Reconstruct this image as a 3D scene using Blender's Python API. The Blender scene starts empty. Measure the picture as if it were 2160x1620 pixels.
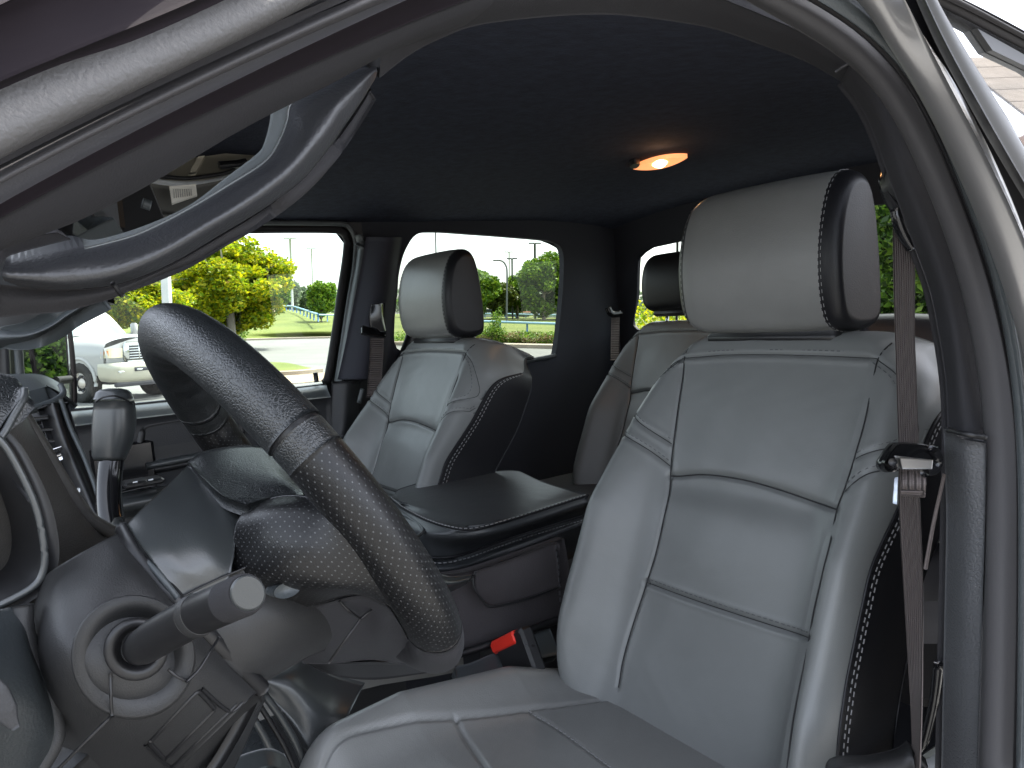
import bpy, math, random
import numpy as np
from mathutils import Matrix, Vector
random.seed(5); rng = np.random.default_rng(5)
S = bpy.context.scene; COL = S.collection
R = math.radians
A = lambda *a: np.array(a, float)

# ------------------------------------------------------------------ camera
FPX = 1670.0
def basis(yaw, pitch, roll):
    F = A(math.sin(yaw)*math.cos(pitch), -math.cos(yaw)*math.cos(pitch), -math.sin(pitch))
    R0 = A(-math.cos(yaw), -math.sin(yaw), 0); U0 = np.cross(R0, F)
    Rr = math.cos(roll)*R0 + math.sin(roll)*U0
    return F, Rr, np.cross(Rr, F)
# the parked pickup leans a little on its slope: cab frame (x passenger side, y forward, z up; origin at the lens)
Fc, Rc, Uc = basis(R(56.98), R(5.712), R(-4.54))
Fw, Rw, Uw = basis(R(56.98), R(5.3), R(-0.6))      # the same lens in the level world
ROT = np.column_stack([Rw, Uw, -Fw]) @ np.column_stack([Rc, Uc, -Fc]).T
EYE = A(0, 0, 1.65)
def TW(p): return np.asarray(p, float) @ ROT.T + EYE
def IW(p): return (np.asarray(p, float) - EYE) @ ROT       # world -> cab
cam = bpy.data.cameras.new('camera'); co = bpy.data.objects.new('camera', cam); COL.objects.link(co)
M = Matrix.Identity(4)
for i in range(3):
    M[i][0], M[i][1], M[i][2], M[i][3] = Rw[i], Uw[i], -Fw[i], EYE[i]
co.matrix_world = M
cam.sensor_width = 36; cam.lens = 36*FPX/2160; cam.clip_start = 0.02; cam.clip_end = 2000
S.camera = co
# ------------------------------------------------------------------ light
SUN_EL, SUN_AZ = R(65), R(166)      # azimuth from +Y towards +X
W = bpy.data.worlds.new('World'); S.world = W; W.use_nodes = True
nt = W.node_tree; sky = nt.nodes.new('ShaderNodeTexSky'); sky.sky_type = 'NISHITA'; sky.sun_disc = False
sky.sun_elevation = SUN_EL; sky.sun_rotation = SUN_AZ; sky.air_density = .7; sky.dust_density = 3.0; sky.ozone_density = 0.3
hs_ = nt.nodes.new('ShaderNodeHueSaturation'); hs_.inputs['Saturation'].default_value = .42   # a pale hazy summer sky
nt.links.new(sky.outputs[0], hs_.inputs['Color']); nt.links.new(hs_.outputs[0], nt.nodes['Background'].inputs[0]); nt.nodes['Background'].inputs[1].default_value = 0.15
sd = A(math.sin(SUN_AZ)*math.cos(SUN_EL), math.cos(SUN_AZ)*math.cos(SUN_EL), math.sin(SUN_EL))
sl = bpy.data.lights.new('sun', 'SUN'); sl.energy = 2.1; sl.angle = R(0.5); sl.color = (1, .95, .86)
so = bpy.data.objects.new('sun', sl); COL.objects.link(so); so.location = (0, 0, 30)
so.rotation_euler = Vector(sd).to_track_quat('Z', 'Y').to_euler()
S.view_settings.view_transform = 'Standard'; S.view_settings.look = 'None'
S.view_settings.exposure = 2.8; S.view_settings.gamma = 1
S.cycles.max_bounces = 10; S.cycles.diffuse_bounces = 6; S.cycles.transparent_max_bounces = 16

# ------------------------------------------------------------------ rays
def ray(u, v): return Fc + Rc*(u-1080)/FPX - Uc*(v-810)/FPX
def wray(u, v): return Fw + Rw*(u-1080)/FPX - Uw*(v-810)/FPX
def X(u, v, x): r = ray(u, v); return r*(x/r[0])
def Y(u, v, y): r = ray(u, v); return r*(y/r[1])
def Z(u, v, z): r = ray(u, v); return r*(z/r[2])
def tr(pts, ax=0):
    """polyline of picture points with a distance value (cab x, y or z) at the ones that carry a third number"""
    ks = [i for i, p in enumerate(pts) if len(p) > 2]; vs = [pts[i][2] for i in ks]
    out = []
    for i, p in enumerate(pts):
        val = np.interp(i, ks, vs); r = ray(p[0], p[1]); out.append(r*(val/r[ax]))
    return np.array(out)
def wg(u, v, z=0.0): r = wray(u, v); return EYE + r*((z-EYE[2])/r[2])       # where the level ground is met
def wd(u, v, d): return EYE + wray(u, v)*d                                    # at depth d

# ------------------------------------------------------------------ materials
MATS = {}
def mat(name, base, rough=.5, metal=0., bump=None, var=0., spec=.5, coat=0., sheen=0., emit=None, island=None, trans=0):
    m = bpy.data.materials.new(name); m.use_nodes = True; n = m.node_tree.nodes; l = m.node_tree.links
    b = n['Principled BSDF']; b.inputs['Base Color'].default_value = (*base, 1); b.inputs['Roughness'].default_value = rough
    b.inputs['Metallic'].default_value = metal; b.inputs['Specular IOR Level'].default_value = spec
    b.inputs['Coat Weight'].default_value = coat; b.inputs['Sheen Weight'].default_value = sheen
    if trans: b.inputs['Transmission Weight'].default_value = trans
    tc = n.new('ShaderNodeTexCoord')
    if var:
        no = n.new('ShaderNodeTexNoise'); no.inputs['Scale'].default_value = var[0]; no.inputs['Detail'].default_value = 6
        l.new(tc.outputs['Object'], no.inputs['Vector'])
        rp = n.new('ShaderNodeValToRGB'); e = rp.color_ramp.elements
        e[0].position = .3; e[1].position = .7
        e[0].color = (*[c*(1-var[1]) for c in base], 1); e[1].color = (*(var[2] if len(var) > 2 else [min(1, c*(1+var[1])) for c in base]), 1)
        l.new(no.outputs['Fac'], rp.inputs[0]); l.new(rp.outputs[0], b.inputs['Base Color'])
    if island:
        g = n.new('ShaderNodeNewGeometry'); rp = n.new('ShaderNodeValToRGB'); e = rp.color_ramp.elements
        e[0].color = (*island[0], 1); e[1].color = (*island[-1], 1)
        for i, c in enumerate(island[1:-1]):
            q = e.new((i+1)/(len(island)-1)); q.color = (*c, 1)
        l.new(g.outputs['Random Per Island'], rp.inputs[0]); l.new(rp.outputs[0], b.inputs['Base Color'])
    if bump:
        last = None
        for kind, sc, st, dist in bump:
            if kind == 'vor':
                t = n.new('ShaderNodeTexVoronoi'); t.feature = 'DISTANCE_TO_EDGE'; t.inputs['Scale'].default_value = sc; o = t.outputs['Distance']
                no2 = n.new('ShaderNodeTexNoise'); no2.inputs['Scale'].default_value = sc*.6
                mx = n.new('ShaderNodeMixRGB'); mx.inputs[0].default_value = .06/ max(1, 1)
                l.new(tc.outputs['Object'], mx.inputs[1]); l.new(no2.outputs['Color'], mx.inputs[2]); l.new(tc.outputs['Object'], no2.inputs['Vector'])
                mx.inputs[0].default_value = min(.3, 1.2/sc)
                l.new(mx.outputs[0], t.inputs['Vector'])
                cl = n.new('ShaderNodeMath'); cl.operation = 'MINIMUM'; cl.inputs[1].default_value = .22; l.new(o, cl.inputs[0]); o = cl.outputs[0]
            elif kind == 'noise':
                t = n.new('ShaderNodeTexNoise'); t.inputs['Scale'].default_value = sc; t.inputs['Detail'].default_value = 3; o = t.outputs['Fac']
                l.new(tc.outputs['Object'], t.inputs['Vector'])
            elif kind == 'dots':      # perforation laid out on the UV map, metres
                t = n.new('ShaderNodeTexVoronoi'); t.inputs['Scale'].default_value = sc; t.inputs['Randomness'].default_value = 0
                mp = n.new('ShaderNodeMapping'); mp.inputs['Rotation'].default_value = (0, 0, R(45)); l.new(tc.outputs['UV'], mp.inputs[0])
                t.voronoi_dimensions = '2D'; l.new(mp.outputs[0], t.inputs['Vector'])
                lt = n.new('ShaderNodeMath'); lt.operation = 'LESS_THAN'; lt.inputs[1].default_value = .125; l.new(t.outputs['Distance'], lt.inputs[0])
                o = lt.outputs[0]
                mc = n.new('ShaderNodeMixRGB'); l.new(o, mc.inputs[0]); mc.inputs[1].default_value = (*base, 1); mc.inputs[2].default_value = (.075, .078, .08, 1)
                l.new(mc.outputs[0], b.inputs['Base Color'])
            elif kind == 'wave':      # ribs along the UV length
                t = n.new('ShaderNodeTexWave'); t.inputs['Scale'].default_value = sc; t.bands_direction = 'Y'; o = t.outputs['Fac']
                l.new(tc.outputs['UV'], t.inputs['Vector'])
            elif kind == 'weave':
                t = n.new('ShaderNodeTexWave'); t.inputs['Scale'].default_value = sc; t.bands_direction = 'X'; o = t.outputs['Fac']
                l.new(tc.outputs['UV'], t.inputs['Vector'])
            bp = n.new('ShaderNodeBump'); bp.inputs['Strength'].default_value = st; bp.inputs['Distance'].default_value = dist
            l.new(o, bp.inputs['Height'])
            if last: l.new(last.outputs[0], bp.inputs['Normal'])
            last = bp
        l.new(last.outputs[0], b.inputs['Normal'])
    if emit:
        b.inputs['Emission Color'].default_value = (*emit[0], 1); b.inputs['Emission Strength'].default_value = emit[1]
    MATS[name] = m; return m
def glass(name, tint, gloss=.06):
    m = bpy.data.materials.new(name); m.use_nodes = True; n = m.node_tree.nodes; l = m.node_tree.links
    n.remove(n['Principled BSDF']); t = n.new('ShaderNodeBsdfTransparent'); t.inputs[0].default_value = (*tint, 1)
    g = n.new('ShaderNodeBsdfGlossy'); g.inputs['Roughness'].default_value = .01
    lw = n.new('ShaderNodeLayerWeight'); lw.inputs[0].default_value = .5; pw_ = n.new('ShaderNodeMath'); pw_.operation = 'POWER'; pw_.inputs[1].default_value = 5
    fr = n.new('ShaderNodeMath'); fr.operation = 'MULTIPLY_ADD'; fr.inputs[1].default_value = .5; fr.inputs[2].default_value = .02; l.new(lw.outputs['Facing'], pw_.inputs[0]); l.new(pw_.outputs[0], fr.inputs[0]); mx = n.new('ShaderNodeMixShader')
    l.new(fr.outputs[0], mx.inputs[0]); l.new(t.outputs[0], mx.inputs[1]); l.new(g.outputs[0], mx.inputs[2])
    l.new(mx.outputs[0], n['Material Output'].inputs[0]); MATS[name] = m; return m
GREY = mat('grey_leather', (.190, .191, .184), .33, bump=[('vor', 420, .4, .0008), ('noise', 60, .16, .002), ('noise', 14, .15, .006)], var=(9, .07), spec=.55)
GREYP = mat('grey_leather_panel', (.165, .172, .168), .38, bump=[('vor', 520, .3, .0006), ('noise', 25, .16, .003), ('noise', 9, .12, .008)], var=(7, .06), spec=.5)
BLK = mat('black_leather', (.011, .011, .013), .38, bump=[('vor', 380, .35, .0007)], spec=.32)
CHAR = mat('charcoal_leather', (.030, .030, .034), .5, bump=[('vor', 380, .3, .0007)], spec=.5)
WHL = mat('grained_wheel_leather', (.015, .017, .018), .36, bump=[('vor', 400, .9, .0011), ('noise', 900, .2, .0004)], spec=.85)
PERF = mat('perforated_leather', (.006, .006, .0065), .40, bump=[('dots', 205, .4, -.0005), ('vor', 400, .35, .0007)], spec=.45)
PLA = mat('satin_dark_plastic', (.040, .044, .045), .30, bump=[('noise', 900, .35, .0004)], spec=.8)
PLAG = mat('grained_dark_plastic', (.021, .0212, .0218), .50, bump=[('noise', 800, .5, .0004), ('vor', 700, .4, .0004)], spec=.5)
TAUPE = mat('taupe_dash_plastic', (.060, .056, .051), .55, bump=[('noise', 700, .6, .0009)], spec=.5)
BLKP = mat('black_plastic', (.012, .012, .013), .4, spec=.5)
BLKG = mat('gloss_black_plastic', (.008, .008, .009), .16, spec=.6)
PILF = mat('pillar_trim_plastic', (.026, .0255, .028), .8, bump=[('noise', 900, .5, .0005)], spec=.25)
FAB = mat('console_fabric', (.05, .045, .047), .85, bump=[('noise', 500, .6, .001)], spec=.3, var=(12, .15))
HEAD = mat('navy_headliner_fabric', (.027, .031, .047), .97, bump=[('noise', 260, .8, .0025)], var=(60, .22), spec=.2)
TRIMD = mat('dark_door_trim', (.026, .027, .030), .5, bump=[('noise', 500, .4, .001)])
TRIMG = mat('satin_teal_grey_trim', (.062, .070, .073), .42, bump=[('noise', 500, .3, .001)])
RUB = mat('rubber_seal', (.010, .009, .010), .6, spec=.3, bump=[('noise', 900, .3, .0002)])
SEALF = mat('flocked_seal', (.050, .048, .050), .6, spec=.4, bump=[('noise', 900, .4, .0003)])
SEALG = mat('grained_seal', (.060, .058, .057), .5, spec=.5, bump=[('noise', 520, .7, .0005), ('vor', 420, .4, .0003)])
PAINT = mat('silver_metallic_paint', (.30, .292, .285), .34, metal=.7, coat=.3)
WEB = mat('belt_webbing', (.14, .118, .112), .62, bump=[('wave', 62, 1.0, .004), ('weave', 200, .35, .0006)], spec=.35)
THR = mat('thread', (.26, .26, .26), .7)
THRD = mat('dark_thread', (.06, .06, .065), .6)
CHR = mat('chrome', (.75, .76, .78), .12, metal=1)
RED = mat('red_button', (.80, .035, .02), .35, emit=((1, .05, .03), .0))
LENS = mat('lit_lamp_lens', (.8, .5, .35), .4, emit=((1.0, .30, .10), .22))
BULB = mat('lit_bulb', (1, .8, .5), .4, emit=((1.0, .55, .20), 5))
PAPER = mat('paper_label', (.7, .68, .62), .7)
INK = mat('label_print', (.35, .34, .32), .7)
WHT = mat('white_marking', (.75, .78, .8), .5)
GLF = glass('clear_side_glass', (.60, .67, .63)); GLR = glass('tinted_rear_glass', (.43, .47, .43)); GLB = glass('back_glass', (.58, .62, .56))

PDK = mat('matt_dark_rubber', (.012, .009, .012), .85, spec=.15)
HLIT = mat('handle_lit_plastic', (.12, .13, .13), .3, spec=.7)  # lighter copy of the handle plastic: windshield light put into the colour
# ------------------------------------------------------------------ builders
def put(name, V, Fs, m, parent=None, smooth=True, uv=None, cab=True):
    V = np.asarray(V, float)
    V = TW(V) if cab else V
    off = np.array(parent.matrix_world.translation) if parent is not None and False else (A(*parent['_o']) if parent is not None and '_o' in parent else A(0, 0, 0))
    me = bpy.data.meshes.new(name); me.from_pydata((V-off).tolist(), [], [list(map(int, f)) for f in Fs]); me.update()
    if smooth: me.polygons.foreach_set('use_smooth', [True]*len(me.polygons))
    if uv is not None:
        ul = me.uv_layers.new(name='UVMap'); li = np.empty(len(me.loops), int); me.loops.foreach_get('vertex_index', li)
        ul.data.foreach_set('uv', np.asarray(uv, float)[li].ravel())
    me.materials.append(m); o = bpy.data.objects.new(name, me); COL.objects.link(o)
    if parent is not None:
        o.parent = parent
        if '_o' in parent: o['_o'] = list(off)
    else: o['_o'] = [0., 0., 0.]
    return o
def thing(name, label, cat, loc, group=None, cab=True):
    o = bpy.data.objects.new(name, None); COL.objects.link(o); o.empty_display_size = .1
    w = TW(A(*loc)) if cab else A(*loc); o.location = w; o['_o'] = list(map(float, w)); o['label'] = label; o['category'] = cat
    if group: o['group'] = group
    return o
def tag(o, label=None, cat=None, group=None, kind=None):
    for k, v in (('label', label), ('category', cat), ('group', group), ('kind', kind)):
        if v: o[k] = v
    return o
def cr(P, n, closed=False):
    """Catmull-Rom through P, resampled to n points by arc length"""
    P = np.asarray(P, float)
    if len(P) == 2: t = np.linspace(0, 1, n)[:, None]; return P[0]*(1-t)+P[1]*t
    if closed: E = np.vstack([P[-1], P, P[0], P[1]])
    else: E = np.vstack([2*P[0]-P[1], P, 2*P[-1]-P[-2]])
    out = []; k = 12
    for i in range(1, len(E)-2):
        p0, p1, p2, p3 = E[i-1:i+3]
        for j in range(k):
            t = j/k; out.append(.5*((2*p1)+(p2-p0)*t+(2*p0-5*p1+4*p2-p3)*t*t+(3*p1-p0-3*p2+p3)*t**3))
    out.append(E[-2]); out = np.array(out)
    s = np.r_[0, np.cumsum(np.linalg.norm(np.diff(out, axis=0), axis=1))]
    q = np.linspace(0, s[-1], n + (1 if closed else 0))[:n]
    return np.column_stack([np.interp(q, s, out[:, i]) for i in range(3)])
def gridf(n, m, cn=False, cm=False):
    F = []
    for i in range(n if cn else n-1):
        for j in range(m if cm else m-1):
            F.append((i*m+j, ((i+1) % n)*m+j, ((i+1) % n)*m+(j+1) % m, i*m+(j+1) % m))
    return F
def griduv(G):
    n, m = G.shape[:2]
    du = np.r_[0, np.cumsum(np.linalg.norm(np.diff(G[:, m//2], axis=0), axis=1))]
    L = np.linalg.norm(np.diff(G, axis=1), axis=2); v = np.concatenate([np.zeros((n, 1)), np.cumsum(L, axis=1)], 1); v -= v[:, m//2:m//2+1]
    return np.stack([np.repeat(du[:, None], m, 1), v], 2).reshape(-1, 2)
def solid(G, th):
    """a grid surface given thickness th, away from its own normal"""
    n, m = G.shape[:2]
    gu = np.gradient(G, axis=0); gv = np.gradient(G, axis=1); N = np.cross(gu, gv); N /= np.linalg.norm(N, axis=2)[..., None]+1e-12
    cen = N[n//2, m//2]
    if cen @ G[n//2, m//2] > 0: N = -N        # face the lens side (the door opening)
    B = G - N*th
    V = np.vstack([G.reshape(-1, 3), B.reshape(-1, 3)]); k = n*m
    F = gridf(n, m) + [(a+k, d+k, c+k, b+k) for a, b, c, d in gridf(n, m)]
    bd = [i*m for i in range(n)] + [(n-1)*m+j for j in range(1, m)] + [i*m+m-1 for i in range(n-2, -1, -1)] + [j for j in range(m-2, 0, -1)]
    for i in range(len(bd)):
        a, b = bd[i], bd[(i+1) % len(bd)]; F.append((a, b, b+k, a+k))
    return V, F
def surf(curves, n=40, sub=6, smooth=True):
    Cs = [cr(c, n) for c in curves]; Cs = np.array(Cs)            # k,n,3
    if len(curves) == 2 or not smooth:
        rows = []
        for i in range(len(Cs)-1):
            for j in range(sub): rows.append(Cs[i]*(1-j/sub)+Cs[i+1]*j/sub)
        rows.append(Cs[-1]); G = np.array(rows)
    else:
        m = (len(Cs)-1)*sub+1; G = np.stack([cr_lin(Cs[:, i], sub) for i in range(n)], 1)
    return G
def cr_lin(P, k):
    E = np.vstack([2*P[0]-P[1], P, 2*P[-1]-P[-2]]); out = []
    for i in range(1, len(E)-2):
        p0, p1, p2, p3 = E[i-1:i+3]
        for j in range(k):
            t = j/k; out.append(.5*((2*p1)+(p2-p0)*t+(2*p0-5*p1+4*p2-p3)*t*t+(3*p1-p0-3*p2+p3)*t**3))
    out.append(P[-1]); return np.array(out)
def patch(name, curves, m, parent=None, n=40, sub=6, th=.006, smooth=True, bulge=0.):
    G = surf(curves, n, sub, smooth)
    if bulge:
        w = np.sin(np.linspace(0, np.pi, G.shape[0]))[:, None, None]
        G = G*(1-w*bulge/np.linalg.norm(G, axis=2)[..., None])
    V, F = solid(G, th); uv = griduv(G)
    return put(name, V, F, m, parent, uv=np.vstack([uv, uv]))
def sweep(P, ra, rb=None, n=24, k=14, up=A(0, 0, 1), closed=False, taper=None, pw=2., cap=True):
    P = cr(P, n, closed); rb = ra if rb is None else rb
    T = np.roll(P, -1, 0)-np.roll(P, 1, 0) if closed else np.gradient(P, axis=0)
    T /= np.linalg.norm(T, axis=1)[:, None]
    rows = []
    for i in range(n):
        s = np.cross(T[i], up)
        if np.linalg.norm(s) < .05: s = np.cross(T[i], A(1, 0, 0) if abs(T[i][0]) < .7 else A(0, 1, 0))
        s /= np.linalg.norm(s)+1e-9; w = np.cross(s, T[i])
        f = 1 if taper is None else np.interp(i/(n-1), np.linspace(0, 1, len(taper)), taper)
        a = np.linspace(0, 2*np.pi, k, endpoint=False); c, d = np.cos(a), np.sin(a)
        c2 = np.sign(c)*np.abs(c)**(2/pw); d2 = np.sign(d)*np.abs(d)**(2/pw)
        rows.append(P[i]+s*(c2*ra*f)[:, None]+w*(d2*rb*f)[:, None])
    G = np.array(rows); F = gridf(n, k, closed, True)
    if cap and not closed: F += [tuple(range(k))[::-1], tuple((n-1)*k+j for j in range(k))]
    du = np.r_[0, np.cumsum(np.linalg.norm(np.diff(P, axis=0), axis=1))]
    av = np.linspace(0, 2*np.pi*max(ra, rb), k, endpoint=False)
    uv = np.stack([np.repeat(du[:, None], k, 1), np.repeat(av[None], n, 0)], 2).reshape(-1, 2)
    return G.reshape(-1, 3), F, uv
def tube(name, P, ra, m, parent=None, rb=None, **kw):
    V, F, uv = sweep(P, ra, rb, **kw); return put(name, V, F, m, parent, uv=uv)
def boxv(c, s, ax=None, bev=0.):
    """box with chamfered edges; ax = 3 axis rows"""
    ax = np.eye(3) if ax is None else np.array(ax); c = A(*c); hx, hy, hz = [q/2 for q in s]; b = min(bev, hx*.9, hy*.9, hz*.9)
    if b <= 0:
        L = [(i, j, k) for i in (-hx, hx) for j in (-hy, hy) for k in (-hz, hz)]
        F = [(0, 1, 3, 2), (4, 6, 7, 5), (0, 4, 5, 1), (2, 3, 7, 6), (0, 2, 6, 4), (1, 5, 7, 3)]
    else:
        ring = []; L = []
        o = [(hx-b, hy), (hx, hy-b), (hx, -hy+b), (hx-b, -hy), (-hx+b, -hy), (-hx, -hy+b), (-hx, hy-b), (-hx+b, hy)]
        sc = [((hx-b)/hx, (hy-b)/hy, -hz), (1, 1, -hz+b), (1, 1, hz-b), ((hx-b)/hx, (hy-b)/hy, hz)]
        for fx, fy, z in sc:
            for x, y in o: L.append((x*fx, y*fy, z))
        F = gridf(4, 8, False, True)+[tuple(range(8))[::-1], tuple(24+j for j in range(8))]
    return np.array(L) @ ax + c, F
def merge(parts):
    V = []; F = []; k = 0
    for v, f in parts: V.append(np.asarray(v, float)); F += [tuple(i+k for i in q) for q in f]; k += len(v)
    return np.vstack(V), F
def box(name, c, s, m, parent=None, ax=None, bev=0.003, cab=True, smooth=False):
    V, F = boxv(c, s, ax, bev); return put(name, V, F, m, parent, smooth=smooth, cab=cab)
def prism(poly, axis, th):
    """flat polygon (3D points) given thickness along axis"""
    P = np.asarray(poly, float); Q = P + A(*axis)*th; n = len(P)
    return np.vstack([P, Q]), [tuple(range(n)), tuple(range(2*n-1, n-1, -1))]+[(i, i+n, (i+1) % n+n, (i+1) % n) for i in range(n)]
def frame_hole(outer, inner, n=96):
    """ring surface between two closed outlines"""
    I = cr(inner, n, True); O = cr_closed_lin(outer, n)
    c = I.mean(0); k = np.argmin([np.linalg.norm((I-np.roll(O, s, 0))).sum() for s in range(n)]); O = np.roll(O, k, 0)
    return O, I
def cr_closed_lin(P, n):
    P = np.asarray(P, float); Q = np.vstack([P, P[:1]]); s = np.r_[0, np.cumsum(np.linalg.norm(np.diff(Q, axis=0), axis=1))]
    q = np.linspace(0, s[-1], n+1)[:n]; return np.column_stack([np.interp(q, s, Q[:, i]) for i in range(3)])
def polydist(P, Q):
    """distance of 2D points P to polyline Q"""
    best = np.full(len(P), 1e9)
    for a, b in zip(Q[:-1], Q[1:]):
        d = b-a; t = np.clip(((P-a)@d)/(d@d+1e-12), 0, 1); best = np.minimum(best, np.linalg.norm(P-(a+t[:, None]*d), axis=1))
    return best
def cr2(P, n):   # 2D version
    P = np.asarray(P, float); return cr(np.column_stack([P, np.zeros(len(P))]), n)[:, :2]

# ================================================================== SEATS
SX = .63
P0 = A(SX, -.787, -.09); DD = A(0, .419, -.908); DD /= np.linalg.norm(DD); NN = A(0, -DD[2], DD[1]); XX = A(1, 0, 0)
BT, BB = -.045, .50            # top / bottom along the back
SMC = {}
def smi(b, xs, ys):
    k = (tuple(xs), tuple(ys))
    if k not in SMC:
        x = np.linspace(xs[0], xs[-1], 400); y = np.interp(x, xs, ys); w = max(3, int(400*.045/(xs[-1]-xs[0])*.5)); ker = np.hanning(2*w+3)[1:-1]; ker /= ker.sum()
        SMC[k] = (x, np.convolve(np.pad(y, w, mode='edge'), ker, 'valid'))
    return np.interp(b, *SMC[k])
def wl(b): return smi(b, [-.045, 0, .03, .10, .20, .33, .38, .44, .50], [.150, .185, .205, .226, .242, .245, .232, .205, .17])
def wr(b): return smi(b, [-.045, 0, .03, .10, .20, .33, .38, .44, .50], [.150, .176, .182, .180, .176, .177, .182, .186, .18])
def hback(a, b):
    a = np.asarray(a, float); b = np.asarray(b, float)
    r = np.abs(a); g = smi(b, [-.05, .02, .12, .22, .38, .5], [.0, .10, .45, 1, 1, .7])
    h = .048*g*np.exp(-((r-.182)/.038)**2) + .012*g*np.clip((r-.10)/.05, 0, 1)*np.exp(-((r-.182)/.06)**2)
    h += .010*np.exp(-((b-.23)/.075)**2)*np.exp(-(a/.11)**2) + .006*np.exp(-((b-.08)/.08)**2)*np.exp(-(a/.12)**2)   # padding of the insert
    h += -.006*np.exp(-((b-.17)/.02)**2)/(1+np.exp((r-.112)/.006))
    return h
def seatab(u, v):
    h = 0.
    for _ in range(12):
        q = P0+NN*h; r = ray(u, v); p = r*((q@NN)/(r@NN)); a = (p-P0)@XX; b = (p-P0)@DD; h = float(.5*h+.5*hback(a, b))
    return a, b
def px2ab(L): return np.array([seatab(*p) for p in L])
SEAMS = [
 # (polyline, width, depth, stitch side offset or None)
 (px2ab([(1443, 728), (1437, 800), (1425, 880), (1412, 1003), (1405, 1060), (1385, 1150), (1362, 1228), (1335, 1310), (1312, 1390), (1302, 1450)]), .0026, .0045, None),
 (px2ab([(1868, 715), (1848, 757), (1835, 820), (1820, 890), (1800, 960), (1778, 1030), (1762, 1075), (1745, 1150), (1730, 1210), (1712, 1290), (1702, 1345)]).tolist()+[[-.150, .345], [-.157, .40], [-.166, .47], [-.17, .50]], .0026, .0045, None),
 (px2ab([(1437, 755), (1540, 748), (1700, 749), (1848, 755)]), .0020, .003, .006),
 (px2ab([(1440, 757), (1385, 790), (1345, 830), (1332, 862), (1345, 888), (1380, 913), (1416, 936)]), .0018, .0025, .005),
 (px2ab([(1435, 757), (1370, 785), (1320, 835), (1296, 885), (1305, 905), (1350, 938), (1412, 982)]), .0020, .003, .005),
 (px2ab([(1848, 757), (1880, 785), (1893, 830), (1885, 885), (1860, 925), (1803, 966)]), .0018, .0025, -.005),
 (px2ab([(1885, 955), (1850, 970), (1812, 996), (1780, 1035)]), .0020, .003, -.005),
 (px2ab([(1412, 1003), (1480, 1000), (1560, 1010), (1650, 1035), (1760, 1073)]), .0030, .0055, None),
 (px2ab([(1362, 1228), (1460, 1264), (1580, 1304), (1702, 1345)]), .0030, .005, .005),
]
def seat_profile(b, w, sgn, ext):
    R_ = .046; a = []; d = []; e = []
    th = np.linspace(0, np.pi/2, 12)[1:]
    a += list(w-R_+R_*np.sin(th)); d += list(.060*(1-np.cos(th))); e += list(np.zeros(11))
    lim = float(smi(b, [-.05, -.02, .0, .01, .02, .035, .05, .07], [1, .92, .75, .50, .28, .12, .05, .03]))
    lim = min(1, max(.02, lim)); k = np.r_[np.linspace(0, lim, 7)[1:], lim+(1-lim)*np.array([.04, .08, .14, .25, .4, .6, .8, 1])]
    a += list(w-.012*k**2); d += list(.060+ext*k); e += list(range(1, 15))
    return np.array(a), np.array(d), np.array(e)
def build_back(nb=250, ni=150):
    bs = []; dt = []
    th = np.linspace(np.pi/2, 0, 12)
    for q in th[:-1]: bs.append(BT+.030*(1-math.sin(q))); dt.append(.040*(1-math.cos(q)) if False else .040*(1-math.cos(q)))
    bb = np.linspace(BT+.030, BB, nb); bs += list(bb); dt += [0]*nb
    rows = []; E = []
    for b, dtop in zip(bs, dt):
        w1, w2 = float(wl(b)), float(wr(b)); ext = np.interp(b, [-.05, 0, .1, .5], [.055, .095, .11, .12])
        a1, d1, e1 = seat_profile(b, w1, 1, ext); a2, d2, e2 = seat_profile(b, w2, -1, ext)
        mid = np.linspace(-(w2-.046), w1-.046, ni)
        a = np.r_[-a2[::-1], mid, a1]; d = np.r_[d2[::-1], np.zeros(ni), d1]; e = np.r_[-e2[::-1], np.zeros(ni), e1]
        # edge roll softens the bolster
        h = hback(a, b) - d - dtop
        rows.append(np.column_stack([a, np.full(len(a), b), h])); E.append(e)
    L = np.array(rows); E = np.array(E)
    P2 = L[..., :2].reshape(-1, 2); g = np.zeros(len(P2)); front = (np.abs(E.ravel()) == 0)
    for pl, wd_, dp, st in SEAMS:
        pl = np.array(pl); q = cr2(pl, 50); dist = polydist(P2, q); g += np.where(front, dp*np.exp(-(dist/wd_)**2), 0)
        if st: g += np.where(front, -.0008*np.exp(-((dist-.006)/.003)**2), 0)
    a_, b_ = P2[:, 0], P2[:, 1]
    g += .00038*(np.sin(a_*61+b_*23)*np.sin(b_*47-a_*19)+.3*np.sin(a_*130+3*np.sin(b_*60))*np.sin(b_*88+a_*40))
    g = g.reshape(L.shape[:2]); L[..., 2] -= g
    pip = E  # for the split into grey front and black side
    W3 = P0 + L[..., :1]*XX + L[..., 1:2]*DD + L[..., 2:3]*NN
    return W3, L, E
BW, BL, BE = build_back()
def on_back(ab, lift=.0004):
    h = hback(ab[:, 0], ab[:, 1]); w1 = wl(ab[:, 1]); w2 = wr(ab[:, 1])
    over = np.where(ab[:, 0] > 0, ab[:, 0]-(w1-.046), -ab[:, 0]-(w2-.046)); over = np.clip(over/.046, 0, .98)
    h = h-.060*(1-np.sqrt(1-over**2))+lift
    return P0+ab[:, :1]*XX+ab[:, 1:2]*DD+h[:, None]*NN
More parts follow.
